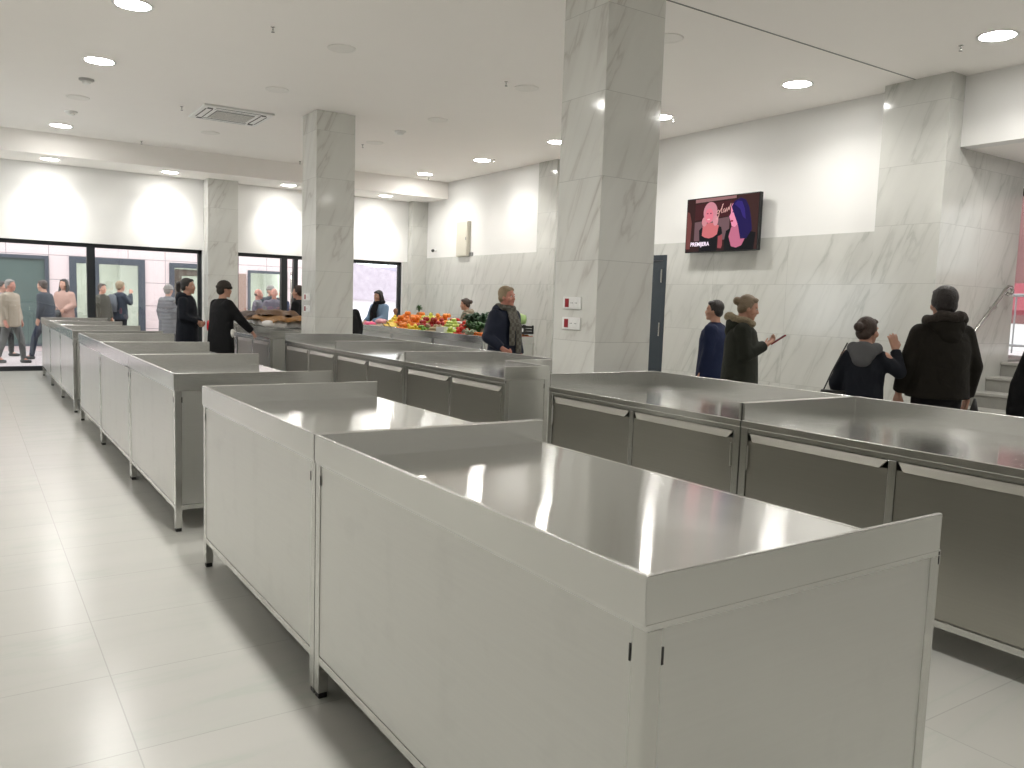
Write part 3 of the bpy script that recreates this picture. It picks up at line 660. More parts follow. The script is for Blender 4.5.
b = MB(); b.tube([(0, -2, .9), (0, 2, .9)], .025, 8); b.tube([(0, -2, .12), (0, 2, .12)], .02, 8); b.build('rail', 'grey', rl)
for i in range(21): MB().tube([(0, -2+i*.2, 0), (0, -2+i*.2, .9)], .012, 6).build('baluster', 'grey', rl)

# ================================================================ PEOPLE
def cloth(name, col, rough=.85, bands=0, bs=90, bump=.25):
    m, n, l, b = new_mat(name); b.inputs['Base Color'].default_value = (*col, 1); b.inputs['Roughness'].default_value = rough; b.inputs['Specular IOR Level'].default_value = .25
    tc = n.new('ShaderNodeTexCoord')
    t = n.new('ShaderNodeTexNoise'); t.inputs['Scale'].default_value = bs; l.new(tc.outputs['Object'], t.inputs['Vector'])
    t2 = n.new('ShaderNodeTexNoise'); t2.inputs['Scale'].default_value = 7; t2.inputs['Detail'].default_value = 3; t2.inputs['Distortion'].default_value = .8; l.new(tc.outputs['Object'], t2.inputs['Vector'])
    b1 = n.new('ShaderNodeBump'); b1.inputs['Strength'].default_value = bump; b1.inputs['Distance'].default_value = .004; l.new(t.outputs[0], b1.inputs['Height'])
    b2 = n.new('ShaderNodeBump'); b2.inputs['Strength'].default_value = .6; b2.inputs['Distance'].default_value = .03; l.new(t2.outputs[0], b2.inputs['Height']); l.new(b1.outputs[0], b2.inputs['Normal'])
    out = b2.outputs[0]
    if bands:
        wv = n.new('ShaderNodeTexWave'); wv.bands_direction = 'Z'; wv.wave_profile = 'SIN'; wv.inputs['Scale'].default_value = bands; wv.inputs['Distortion'].default_value = .6; l.new(tc.outputs['Object'], wv.inputs['Vector'])
        b3 = n.new('ShaderNodeBump'); b3.inputs['Strength'].default_value = .35; b3.inputs['Distance'].default_value = .02; l.new(wv.outputs['Fac'], b3.inputs['Height']); l.new(out, b3.inputs['Normal']); out = b3.outputs[0]
    l.new(out, b.inputs['Normal'])
    return m
def skinm(name, col):
    m, n, l, b = new_mat(name); b.inputs['Base Color'].default_value = (*col, 1); b.inputs['Roughness'].default_value = .55; b.inputs['Subsurface Weight'].default_value = .1; b.inputs['Subsurface Radius'].default_value = (.02, .008, .004)
    return m
SKIN = skinm('fair_skin', (.50, .27, .19)); SKIN2 = skinm('ruddy_skin', (.50, .22, .16))
HAIR = {'dark': mat('dark_hair', (.018, .013, .012), .5, bump=.8, bscale=90), 'blond': mat('ash_blond_hair', (.20, .145, .09), .55, bump=.8, bscale=90), 'grey': mat('grey_hair', (.22, .20, .18), .6, bump=.8, bscale=90),
        'sandy': mat('sandy_grey_hair', (.27, .20, .12), .6, bump=.8, bscale=90), 'brown': mat('brown_hair', (.05, .03, .022), .55, bump=.8, bscale=90)}
FUR = {'fur': mat('beige_fur', (.24, .19, .12), .9, noise=.5, nscale=60, bump=1, bscale=70), 'darkfur': mat('dark_fur', (.03, .023, .018), .9, noise=.4, nscale=60, bump=1, bscale=70)}
EYEW = mat('eye_white', (.65, .62, .58), .3); EYED = mat('eye_iris', (.03, .02, .015), .2); LIP = mat('lips', (.38, .12, .10), .5)
SHOE = mat('black_shoes', (.012, .011, .011), .45)
TR = {'black': cloth('black_trousers', (.010, .010, .012)), 'grey': cloth('grey_trousers', (.10, .10, .10)), 'navy': cloth('dark_jeans', (.018, .024, .045)), 'brown': cloth('taupe_trousers', (.13, .11, .10))}
Rim = Vector((math.cos(YAW), -math.sin(YAW), 0)); Fim = Vector((math.sin(YAW), math.cos(YAW), 0))
def hand(b, w, d, n, curl, side, s):
    d = Vector(d).normalized(); n = Vector(n); n = (n - d*n.dot(d)).normalized(); l = d.cross(n)*side*-1
    w = Vector(w)
    kn = []
    for i in range(4):
        k = w + d*(.082-.004*abs(i-1))*s + l*(.030-.020*i)*s
        b.limb([w + l*(.014-.009*i)*s, k], [.017*s, .0115*s], 10); kn.append(k)
    b.ball(w + d*.045*s + n*.004*s, (.036*s, .036*s, .018*s), rot=Matrix((l, d, n)).transposed())
    L = [(.036, .024, .019), (.040, .028, .020), (.037, .026, .019), (.029, .020, .017)]
    for i in range(4):
        p = kn[i]; a = 0; pts = [p]
        for j, q in enumerate(L[i]):
            a += curl*(.75 if j == 0 else 1.0)*(1+.08*i)
            dd = d*math.cos(a) + n*math.sin(a) + l*(.10-.07*i)*math.cos(a)
            p = p + dd.normalized()*q*s; pts.append(p)
        b.limb(pts, [.0105*s, .0095*s, .0085*s, .0072*s], 10)
    t0 = w + d*.018*s + l*.026*s; t1 = t0 + (d*.75 + l*.62 + n*.35).normalized()*.040*s; t2 = t1 + (d*.85 + l*.2 + n*.45).normalized()*.032*s; t3 = t2 + (d*.8 + n*.55).normalized()*.024*s
    b.limb([t0, t1, t2, t3], [.016*s, .0125*s, .0105*s, .0085*s], 10)

def person(label, x, y, h, phi, coat, hem=.78, wid=1.0, arms=None, hair='dark', style='short', hyaw=0, hpitch=0, trousers='black', fine=False, fur=None, hood=None, scarf=None,
           stride=0, skin=SKIN, lean=0, group=None, glove=None, deep=1.0, extra=None):
    F = math.cos(math.radians(phi))*Rim + math.sin(math.radians(phi))*Fim
    rz = math.atan2(-F.x, F.y); s = h/1.705
    o = empty('person', label, 'person', (x, y, 0), rz, group)
    vb = (.0065 if fine else .0115)*s; vc = (.011 if fine else .017)*s
    ly = math.sin(math.radians(lean)); lz = math.cos(math.radians(lean))
    def L(p):        # lean the upper body about the hips
        p = Vector(p)
        if p.z > .95 and lean: q = p.z-.95; return Vector((p.x, p.y*lz + q*ly, .95 + q*lz - p.y*ly))*s
        return p*s
    arms = arms or [((-.225, -.02, 1.12), (-.235, .05, .87), (1, .1, 0), .35), ((.225, -.02, 1.12), (.235, .05, .87), (-1, .1, 0), .35)]
    # head frame
    hm = Matrix.Translation(L((0, .012, 1.46))) @ Matrix.Rotation(math.radians(-hyaw), 4, 'Z') @ Matrix.Rotation(math.radians(-hpitch-lean), 4, 'X') @ Matrix.Translation((0, .005*s, .118*s)) @ Matrix.Scale(s, 4)
    hq = hm.to_3x3().normalized()
    def hp(p): return hm @ Vector(p)
    def hb(b, c, r, seg=20, ring=14): b.ball(hp(c), tuple(q*s for q in r), seg, ring, rot=hq); return b
    b = MB()
    hb(b, (0, -.012, .028), (.073, .090, .090)); hb(b, (0, .020, -.012), (.061, .068, .088)); hb(b, (0, .036, -.068), (.045, .049, .044)); hb(b, (0, .066, -.093), (.025, .022, .021))
    for e in (-1, 1): hb(b, (e*.040, .052, -.028), (.026, .026, .028)); hb(b, (e*.074, -.004, -.012), (.010, .019, .031)); hb(b, (e*.028, .072, .026), (.026, .014, .010))
    b.limb([hp((0, .080, .014)), hp((0, .092, -.012)), hp((0, .097, -.027))], [.009*s, .0105*s, .013*s], 10)
    for e in (-1, 1): hb(b, (e*.012, .090, -.030), (.010, .011, .009))
    hb(b, (0, .078, -.056), (.026, .013, .012)); hb(b, (0, -.03, -.05), (.052, .055, .06))
    b.limb([L((0, -.015, 1.36)), L((0, -.01, 1.44)), hp((0, -.02, -.085))], [.072*s, .056*s, .052*s], 16)
    b.loft([(L((0, 0, z)), rx*s, ry*s) for z, rx, ry in ((.86, .15, .10), (.95, .155, .105), (1.08, .13, .095), (1.22, .15, .105), (1.33, .165, .10), (1.40, .13, .08), (1.43, .07, .06))])
    for i, (el, wr, pn, curl) in enumerate(arms):
        e = -1 if i == 0 else 1
        sh, el, wr = L((e*.155, -.01, 1.360)), L(el), L(wr)
        b.limb([sh, el, wr], [.050*s, .038*s, .025*s], 14)
        hand(b, wr, (wr-el), pn, curl, e, s)
    st = [(-.095, stride), (.095, -stride)]
    for k, (fx, fy) in enumerate(st):
        kn = (fx*1.02, .02+fy*.55+.02*(fy > 0), .49); an = (fx*1.05, -.02+fy, .09 if fy >= 0 else .12)
        b.limb([Vector(q)*s for q in ((fx, 0, .90), kn, an)], [.078*s, .052*s, .034*s], 14)
        b.limb([Vector(q)*s for q in (an, (an[0], an[1]+.12, .035))], [.034*s, .026*s], 12)
    b.remesh('body', skin, o, vb, 3, .5)
    # eyes and mouth
    for e in (-1, 1):
        eo = MB(); eo.ball(hp((e*.029, .0755, .004)), (.0125*s, .0085*s, .0065*s), 12, 8, rot=hq); eo = eo.build('eye', EYEW, o, smooth=True)
        MB().ball(hp((e*.029, .0825, .004)), (.0055*s, .003*s, .0055*s), 10, 6, rot=hq).build('iris', EYED, eo, smooth=True)
    MB().ball(hp((0, .0895, -.056)), (.019*s, .0045*s, .0065*s), 12, 8, rot=hq).build('lips', LIP, o, smooth=True)
    # hair or hat
    HM = HAIR.get(hair)
    b = MB()
    if style in ('short', 'pony', 'long', 'bun', 'fluffy'):
        k = 1.08 if style == 'fluffy' else 1.0
        hb(b, (0, -.026, .040), (.082*k, .092*k, .088*k)); hb(b, (0, -.052, -.016), (.074*k, .056*k, .066*k)); hb(b, (0, .030, .090), (.056, .042, .022))
        for e in (-1, 1): hb(b, (e*.068*k, -.018, .012), (.016, .042, .045)); hb(b, (e*.032, .038, .080), (.032, .030, .020))
        if style == 'pony': b.limb([hp((0, -.10, .045)), hp((0, -.145, .03)), hp((0, -.155, -.04)), hp((0, -.135, -.13))], [.026*s, .036*s, .032*s, .014*s], 12)
        if style == 'bun': hb(b, (0, -.125, .035), (.042, .040, .042)); hb(b, (0, -.10, .03), (.03, .03, .03))
        if style == 'long':
            hb(b, (0, -.075, -.09), (.088, .040, .15))
            for e in (-1, 1): b.limb([hp((e*.066, .005, .04)), hp((e*.083, .002, -.06)), hp((e*.082, .018, -.17)), hp((e*.070, .040, -.27))], [.026*s, .027*s, .030*s, .016*s], 12)
        b.remesh('hair', HM, o, .0065*s, 3, .5)
    elif style == 'bald':
        hb(b, (0, -.055, -.010), (.078, .052, .042)); b.remesh('hair', HM, o, .0065*s, 2, .5)
    elif style == 'hat':
        hb(b, (0, -.012, .055), (.092, .104, .082)); b.tube([hp((.088*math.cos(a*PI/10), -.012+.100*math.sin(a*PI/10), .030)) for a in range(21)], .022*s, 10)
        hb(b, (0, -.060, -.02), (.078, .058, .07)); b.remesh('fur_hat', hair if not isinstance(hair, str) else HM, o, .008*s, 3, .5)
    # shoes, trousers
    for k, (fx, fy) in enumerate(st):
        an = Vector((fx*1.05, -.02+fy, .07)); q = MB()
        q.limb([(an+Vector((0, -.03, -.028)))*s, (an+Vector((0, .06, -.030)))*s, (an+Vector((0, .145, -.036)))*s], [.042*s, .040*s, .033*s], 12); q.limb([(an+Vector((0, 0, .03)))*s, (an+Vector((0, 0, -.02)))*s], [.042*s, .042*s], 12)
        bmesh.ops.bisect_plane(q.bm, geom=q.bm.verts[:]+q.bm.edges[:]+q.bm.faces[:], plane_co=(0, 0, .001), plane_no=(0, 0, 1), clear_inner=True)
        bmesh.ops.holes_fill(q.bm, edges=q.bm.edges[:], sides=0)
        q.remesh('shoe', SHOE, o, .009*s, 2, .5)
    b = MB()
    for fx, fy in st:
        kn = (fx*1.02, .02+fy*.55+.02*(fy > 0), .49); an = (fx*1.05, -.02+fy, .10 if fy >= 0 else .13)
        b.limb([Vector(q)*s for q in ((fx*.9, 0, .90), kn, an)], [.098*s, .068*s, .052*s], 16)
    b.loft([(Vector((0, 0, z))*s, rx*s, ry*s) for z, rx, ry in ((.82, .15, .11), (.92, .168, .118), (1.02, .15, .11))])
    b.remesh('trousers', TR[trousers], o, .013*s, 2, .5)
    # coat
    W_ = wid
    prof = [(1.445, .070, .066), (1.425, .105, .080), (1.39, .145*min(W_, 1.12), .100), (1.34, .178*W_, .118*deep), (1.24, .200*W_, .135*deep), (1.10, .192*W_, .138*deep), (.98, .200*W_, .145*deep), (.88, .212*W_, .150*deep)]
    if hem < .86: prof += [(z, (.212+.03*(.88-z))*W_, (.150+.03*(.88-z))*deep) for z in ([.75] if hem < .72 else []) + ([.6] if hem < .56 else []) + [hem]]
    b = MB(); b.loft([(L((0, -.005, z)), rx*s, ry*s) for z, rx, ry in prof], 28)
    for i, (el, wr, pn, curl) in enumerate(arms):
        e = -1 if i == 0 else 1
        sh, el, wr = L((e*.150*min(W_, 1.15), -.01, 1.350)), L(el), L(wr); cf = wr + (el-wr).normalized()*.012*s
        k = .5+.5*W_
        b.limb([sh, el], [.074*k*s, .062*k*s], 16); b.ball(el, .064*k*s); b.tube([el, cf], [.064*k*s, .047*k*s], 16)
    b.remesh('coat', coat, o, vc, 4, .5)
    if fur:      # fur edged collar
        b = MB(); n_ = 16
        b.tube([L((.118*math.cos(a), -.025+.125*math.sin(a), 1.452+.035*math.sin(a+PI)+.01*math.sin(5*a))) for a in [PI*.60+2*PI*.90*i/n_ for i in range(n_+1)]], [.038*s*(1+.12*math.sin(i*2.3)) for i in range(n_+1)], 12)
        b.remesh('fur_collar', FUR[fur], o, .009*s, 1, .5)
    if hood:     # hood lying on the shoulders
        b = MB(); hb2 = [(0, -.105, 1.40, .115, .060, .095), (-.09, -.045, 1.43, .055, .075, .055), (.09, -.045, 1.43, .055, .075, .055), (0, -.125, 1.34, .085, .045, .07)]
        for cx, cy, cz, rx, ry, rz_ in hb2: b.ball(L((cx, cy, cz)), (rx*s, ry*s, rz_*s), 18, 12)
        b.remesh('hood', hood, o, .010*s, 3, .5)
    if scarf:
        b = MB(); n_ = 20
        b.tube([L((.088*math.cos(a), -.005+.092*math.sin(a), 1.455-.012*math.sin(a))) for a in [2*PI*i/n_ for i in range(n_+1)]], .036*s, 12)
        for e, zb, yy in ((1, 1.02, .155), (-1, .93, .165)):
            rings = []
            for i in range(9):
                z = 1.44+(zb-1.44)*i/8
                rings.append((L((e*(.035+.022*min(1, i/4)), .085+(yy-.085)*min(1, i/3.0)+.0, z)), .052*s, .016*s))
            b.loft(rings, 16)
        b.remesh('scarf', scarf, o, .0085*s, 2, .5)
    if glove: pass
    return o, s, rz
def at(o, p, s):
    return (Matrix.Translation(o.location) @ Matrix.Rotation(o.rotation_euler.z, 4, 'Z')) @ (Vector(p)*s)

C_ = {'olive': cloth('olive_parka_cloth', (.018, .020, .014), .8), 'navy': cloth('navy_puffer_cloth', (.010, .014, .030), .6), 'navy2': cloth('navy_blue_coat_cloth', (.008, .014, .045), .8), 'black': cloth('black_coat_cloth', (.007, .007, .008), .85),
      'parka': cloth('black_brown_parka_cloth', (.013, .011, .008), .85), 'night': cloth('dark_navy_coat_cloth', (.009, .011, .017), .8), 'beige': cloth('beige_jacket_cloth', (.36, .30, .23), .85), 'pink': cloth('dusty_pink_coat_cloth', (.42, .26, .21), .85),
      'blue': cloth('light_blue_wool', (.17, .26, .37), .9), 'grey': cloth('grey_quilted_cloth', (.16, .16, .165), .7, bands=4), 'tan': cloth('tan_jacket_cloth', (.30, .25, .19), .8), 'mauve': cloth('mauve_grey_jacket_cloth', (.14, .12, .15), .8),
      'brown': cloth('brown_green_coat_cloth', (.07, .065, .05), .85), 'hood': cloth('grey_fleece', (.11, .11, .115), .95), 'slateb': cloth('slate_blue_coat_cloth', (.035, .042, .055), .8)}
def plaid():
    m, n, l, b = new_mat('grey_plaid_scarf_wool'); b.inputs['Roughness'].default_value = .95
    tc = n.new('ShaderNodeTexCoord'); mp = n.new('ShaderNodeMapping'); l.new(tc.outputs['Object'], mp.inputs[0])
    ck = n.new('ShaderNodeTexChecker'); ck.inputs['Scale'].default_value = 24; l.new(mp.outputs[0], ck.inputs['Vector'])
    ck.inputs['Color1'].default_value = (.125, .118, .10, 1); ck.inputs['Color2'].default_value = (.075, .068, .055, 1)
    l.new(ck.outputs[0], b.inputs['Base Color']); return m
SC = plaid()
# --- inside the hall
pl_, s_, _z = person('person in olive parka with beige fur collar looking at a dark red phone', 6.03, 5.17, 1.625, -12, C_['olive'], hem=.72, wid=1.28, deep=1.2, hair='blond', style='bun', hood=C_['olive'], hpitch=14, fine=True, fur='fur',
    arms=[((-.20, .05, 1.13), (-.045, .205, 1.20), (.5, 0, .8), .55), ((.22, .02, 1.12), (.085, .215, 1.22), (-.3, .2, .8), .5)])
ph = empty('phone', 'dark red phone case held open by the person in the olive parka', 'phone', at(pl_, (.045, .335, 1.275), s_), _z)
b = MB(); b.box(-.04, .04, -.078, .078, -.006, .006); b.build('case', mat('dark_red_leather', (.22, .012, .02), .5), ph, bevel=.003); MB().box(-.035, .035, -.07, .07, .006, .0075).build('screen', 'tvbody', ph)
ph.rotation_euler = (math.radians(36), 0, _z)
b_, sb, _z = person('person in dark blue coat with short dark hair, behind the olive parka', 6.69, 6.12, 1.58, 150, C_['navy2'], hem=.7, wid=1.3, deep=1.2, hair='dark', style='short', hyaw=-10, fine=False)
hb_ = empty('shoulder_bag', 'small grey checked bag at the back of the dark blue coat', 'bag', at(b_, (.02, -.20, 1.0), sb), _z)
MB().box(-.09, .09, -.035, .035, -.13, .11).build('body', mat('grey_check', (.09, .09, .10), .8, noise=.5, nscale=30), hb_, bevel=.012)
MB().tube([(-.08, 0, .10), (-.06, .06, .25), (-.0, .16, .43)], .008, 6).build('strap', 'foot', hb_)
g_, sg, _z = person('short person in black coat with grey hood raising one hand', 5.515, 3.565, 1.46, 55, C_['night'], hem=.70, wid=.86, hair='brown', style='bun', hyaw=25, fine=True, hood=C_['hood'],
    arms=[((-.225, -.02, 1.12), (-.20, .10, .90), (1, .1, 0), .5), ((.27, .05, 1.24), (.21, .13, 1.43), (-.4, .6, .3), .18)])
hb_ = empty('handbag', 'small black handbag hanging at the hip of the person with the grey hood', 'bag', at(g_, (-.20, -.19, .98), sg), _z)
MB().loft([((0, 0, -.09), .11, .045, None, .6), ((0, 0, 0), .10, .05, None, .6), ((0, 0, .07), .085, .035, None, .6)], 20).build('body', 'foot', hb_, smooth=True)
MB().tube([(-.07, 0, .06), (-.03, .05, .2), (.05, .12, .42)], .006, 6).build('strap', 'foot', hb_)
k_, sk, _z = person('tall person seen from behind in a dark brown parka with a fur edged hood', 5.99, 3.27, 1.70, 90, C_['parka'], hem=.86, wid=1.08, deep=1.2, hair='dark', style='fluffy', fine=True, fur='darkfur', hood=C_['parka'],
    arms=[((-.245, -.02, 1.12), (-.26, .05, .90), (1, .1, 0), .6), ((.245, -.02, 1.12), (.255, .05, .88), (-1, .1, 0), .8)])
u_ = empty('tasselled_bag', 'black fringed bag hanging from the hand of the person in the brown parka', 'bag', at(k_, (.30, .02, .76), sk), _z)
MB().loft([((0, 0, -.02), .046, .018), ((0, 0, .02), .035, .016), ((0, 0, .12), .008, .008)], 16).build('body', 'foot', u_, smooth=True)
for i in range(7): MB().tube([(-.045+.015*i, 0, -.01), (-.055+.018*i, 0, -.12), (-.06+.02*i, .01*(-1)**i, -.23)], [.007, .006, .002], 6).build('fringe', 'foot', u_)
person('person in long black coat cut off by the right edge of the picture', 6.13, 2.56, 1.56, 75, C_['black'], hem=.45, wid=.95, hair='dark', style='short', fine=False)
person('person in navy puffer coat with grey plaid scarf and short sandy hair by the vegetables', 5.085, 7.78, 1.665, -38, C_['navy'], hem=.70, wid=1.25, hair='sandy', style='short', hyaw=-8, fine=True, scarf=SC, skin=SKIN2, hood=C_['navy'],
    arms=[((-.235, -.03, 1.12), (-.20, .08, .90), (1, .1, 0), .8), ((.26, -.04, 1.11), (.215, .14, .99), (-.9, .1, .2), .9)])
person('person in light blue jacket with long dark hair behind the pink bags', 6.80, 14.98, 1.64, -128, C_['blue'], hem=.80, wid=1.2, hair='dark', style='long', hpitch=8, arms=[((-.22, .06, 1.12), (-.10, .28, 1.06), (0, 0, -1), .4), ((.22, .06, 1.12), (.10, .28, 1.06), (0, 0, -1), .4)], scarf=C_['black'])
person('person in tan jacket with tied brown hair half hidden behind the vegetables', 7.55, 12.85, 1.535, 185, C_['tan'], hem=.80, hair='brown', style='bun', hood=C_['tan'], hpitch=8)
nb_, sn, _z = person('person in long navy coat with a dark ponytail holding something red', 2.71, 12.72, 1.685, 2, C_['night'], hem=.50, wid=1.05, hair='dark', style='pony', hood=C_['night'],
    arms=[((-.21, .01, 1.12), (-.06, .18, 1.04), (.9, 0, .2), .7), ((.21, .01, 1.12), (.07, .18, 1.05), (-.9, 0, .2), .7)])
rp = empty('red_packet', 'small bright red packet in the hands of the person in the long navy coat', 'packet', at(nb_, (.0, .31, 1.0), sn), _z)
MB().loft([((0, 0, -.07), .035, .012), ((0, 0, -.02), .045, .022), ((0, 0, .04), .042, .022), ((0, 0, .08), .03, .008)], 16).build('bag', mat('bright_red_plastic', (.75, .02, .03), .3), rp, smooth=True)
bk, sb2, _z = person('person in black coat and black fur hat reaching towards the cloths on the counter', 3.03, 12.08, 1.655, 50, C_['black'], hem=.50, wid=1.25, hair=FUR['darkfur'], style='hat', lean=4, hyaw=12,
    arms=[((-.22, .0, 1.12), (-.20, .12, .93), (1, .1, 0), .6), ((.285, .13, 1.15), (.31, .32, .985), (-.3, .2, -1), .5)])
wt = tag(MB().ball((0, 0, 0), (.035, .02, .06)).ball((.01, 0, .04), (.03, .02, .03)).remesh('tissue', mat('white_tissue', (.8, .78, .74), .8, bump=1, bscale=25), None, .008, 1), 'white crumpled tissue at the pocket of the person in the black coat', 'tissue')
wt.location = at(bk, (.245, .03, .93), sb2)
person('stooping person in dark coat mostly hidden behind the far column', 5.02, 12.2, 1.56, 130, C_['black'], hem=.6, wid=1.15, hair='dark', style='short', lean=14)
person('person in black coat half hidden at the left side of the far column', 4.83, 14.0, 1.66, 175, C_['black'], hem=.6, wid=1.15, hair='brown', style='short')
# --- outside the glass
person('man in beige jacket walking outside at the far left', .70, 18.45, 1.61, -5, C_['beige'], hem=.74, wid=1.15, hair='grey', style='short', trousers='grey', stride=.20, skin=SKIN2)
person('person in red brown top at the very left edge outside the glass', .62, 20.2, 1.58, 10, C_['mauve'], hem=.8, hair='dark', style='short', stride=.15)
person('person in slate blue coat striding left outside, behind the beige jacket', 1.36, 19.25, 1.63, 180, C_['slateb'], hem=.62, wid=1.1, hair='brown', style='short', trousers='navy', stride=.30, lean=6)
pk, sp_, _z = person('person in dusty pink coat with long dark hair facing the shop window', 1.80, 20.55, 1.68, -95, C_['pink'], hem=.62, wid=1.05, hair='dark', style='long', trousers='black',
    arms=[((-.23, .02, 1.12), (-.10, .20, 1.0), (.6, -.5, 0), .5), ((.23, .02, 1.12), (.08, .20, .98), (-.6, -.5, 0), .5)])
hb_ = empty('handbag', 'black handbag held in front of the dusty pink coat', 'bag', at(pk, (.03, .30, .92), sp_), _z)
MB().loft([((0, 0, -.12), .15, .05, None, .6), ((0, 0, 0), .14, .05, None, .6), ((0, 0, .09), .11, .03, None, .6)], 20).build('body', 'foot', hb_, smooth=True)
MB().tube([(-.07, 0, .08), (-.05, 0, .15), (.05, 0, .15), (.07, 0, .08)], .008, 6).build('handle', 'foot', hb_)
person('person in brown green coat outside, left one of the pair by the glass door', 2.53, 20.4, 1.61, -20, C_['brown'], hem=.6, wid=.95, hair='brown', style='short')
bp_, s3, _z = person('person in dark jacket with light hair outside, right of the pair by the glass door', 2.98, 20.95, 1.68, 60, C_['slateb'], hem=.8, hair='sandy', style='fluffy', trousers='black', arms=[((-.225, -.02, 1.12), (-.235, .05, .87), (1, .1, 0), .35), ((.26, .08, 1.20), (.16, .16, 1.42), (-.5, .3, .2), .5)])
rk = empty('backpack', 'grey backpack on the person with light hair by the glass door', 'backpack', at(bp_, (0, -.21, 1.18), s3), _z)
MB().loft([((0, 0, -.20), .13, .07, None, .7), ((0, 0, 0), .14, .08, None, .7), ((0, 0, .17), .11, .06, None, .7), ((0, 0, .21), .06, .03, None, .7)], 20).build('body', mat('grey_nylon', (.10, .11, .12), .6), rk, smooth=True)
MB().box(-.09, .09, -.10, -.06, -.16, .0).build('pocket', mat('grey_nylon_pocket', (.08, .09, .10), .6), rk, bevel=.015)
person('person in grey quilted coat and pale cap seen from behind, just outside the glass', 3.58, 18.6, 1.62, 75, C_['grey'], hem=.62, wid=1.08, hair='grey', style='hat', trousers='grey')
person('bald man in dark grey jacket outside, left one of the group by the shop door', 5.45, 18.5, 1.60, 5, C_['mauve'], hem=.75, wid=1.15, hair='brown', style='bald', skin=SKIN2)
person('balding man in mauve grey jacket outside, facing in beside the shop door', 5.72, 18.2, 1.63, -70, C_['mauve'], hem=.75, wid=1.15, hair='grey', style='bald', skin=SKIN2)
person('person in pale cap standing behind the balding man outside', 5.98, 19.3, 1.70, -60, C_['slateb'], hem=.75, wid=1.1, hair='grey', style='hat')
person('dark haired person in navy jacket outside, nearest the shop door', 6.15, 18.9, 1.62, 170, C_['navy2'], hem=.75, wid=1.1, hair='dark', style='short')

# ================================================================ CLOTHS ON THE RIGHT ROW
def px(x, y, X):
    """where the camera's line through a picture point meets the plane x = X"""
    d = _f*816.549 + _r*(x-512) - _u*(y-384); t = X/d.x
    return Vector((0, 0, CAMZ)) + d*t
def hide(label, cx, cy, z, lx, ly, rz, m, seed):
    """a folded hide: a thick soft slab with drooping wavy edges"""
    random.seed(seed); b = MB(); nx, ny = 22, 14; T = []; ph1, ph2 = random.random()*6, random.random()*6
    for sgn in (0, 1):
        R = []
        for i in range(nx+1):
            row = []
            for j in range(ny+1):
                u, v = i/nx*2-1, j/ny*2-1
                ex = 1+.10*math.sin(3*v+ph1)+.05*math.sin(9*v+ph2); ey = 1+.12*math.sin(4*u+ph2)+.06*math.sin(11*u+ph1)
                r = max(abs(u), abs(v)); zz = .022*math.sin(6*u+ph1)*math.cos(4*v+ph2)+.012*math.sin(13*v+5*u) - .03*max(0, r-.8)/.2
                row.append(b.bm.verts.new((u*lx/2*ex, v*ly/2*ey, zz + (.030*(1-r**6) if sgn else 0))))
            R.append(row)
        T.append(R)
    for i in range(nx):
        for j in range(ny):
            for q, R in enumerate(T):
                f = (R[i][j], R[i+1][j], R[i+1][j+1], R[i][j+1]); b.bm.faces.new(f if q else f[::-1])
    bd_ = [(i, 0) for i in range(nx)] + [(nx, j) for j in range(ny)] + [(i, ny) for i in range(nx, 0, -1)] + [(0, j) for j in range(ny, 0, -1)]
    for k in range(len(bd_)):
        (i, j), (i2, j2) = bd_[k], bd_[(k+1) % len(bd_)]
        b.bm.faces.new((T[0][i][j], T[0][i2][j2], T[1][i2][j2], T[1][i][j]))
    o = b.build('folded_hide', m, None, smooth=True); o.location = (cx, cy, z); o.rotation_euler = (0, 0, rz)
    return tag(o, label, 'hide', 'folded hides on the white sheet')
LEATH = [mat('dark_brown_hide', (.055, .028, .018), .7, noise=.5, nscale=12, bump=.6, bscale=30), mat('golden_brown_hide', (.30, .15, .045), .65, noise=.35, nscale=10, bump=.5, bscale=30), mat('mid_brown_hide', (.14, .075, .035), .7, noise=.45, nscale=12, bump=.6, bscale=30)]
# white crumpled sheet under them
b = MB(); random.seed(3)
for i in range(34):
    b.ball((random.uniform(-.30, .30), random.uniform(-1.0, 1.0), .062+random.uniform(-.006, .02)), (random.uniform(.06, .10), random.uniform(.08, .15), random.uniform(.045, .06)))
sh_ = b.remesh('white_sheet', mat('white_plastic_sheet', (.80, .78, .76), .4, bump=1, bscale=9), None, .02, 1); sh_.location = (3.93, 12.75, UPZ+.001)
tag(sh_, 'crumpled white plastic sheet lying on the counter under the brown hides', 'sheet')
hide('golden brown hide at the right end, hanging over the white sheet', 3.93, 12.25, 1.122, .62, 1.15, .05, LEATH[1], 1)
hide('mid brown hide folded along the left half of the white sheet', 3.93, 13.42, 1.122, .60, 1.1, -.05, LEATH[2], 2)
hide('dark brown hide lying across the middle of the pile', 3.93, 13.0, 1.160, .58, 1.5, .06, LEATH[0], 5)
hide('golden hide on the top of the pile', 3.93, 12.55, 1.200, .5, 1.0, -.02, LEATH[2], 9)

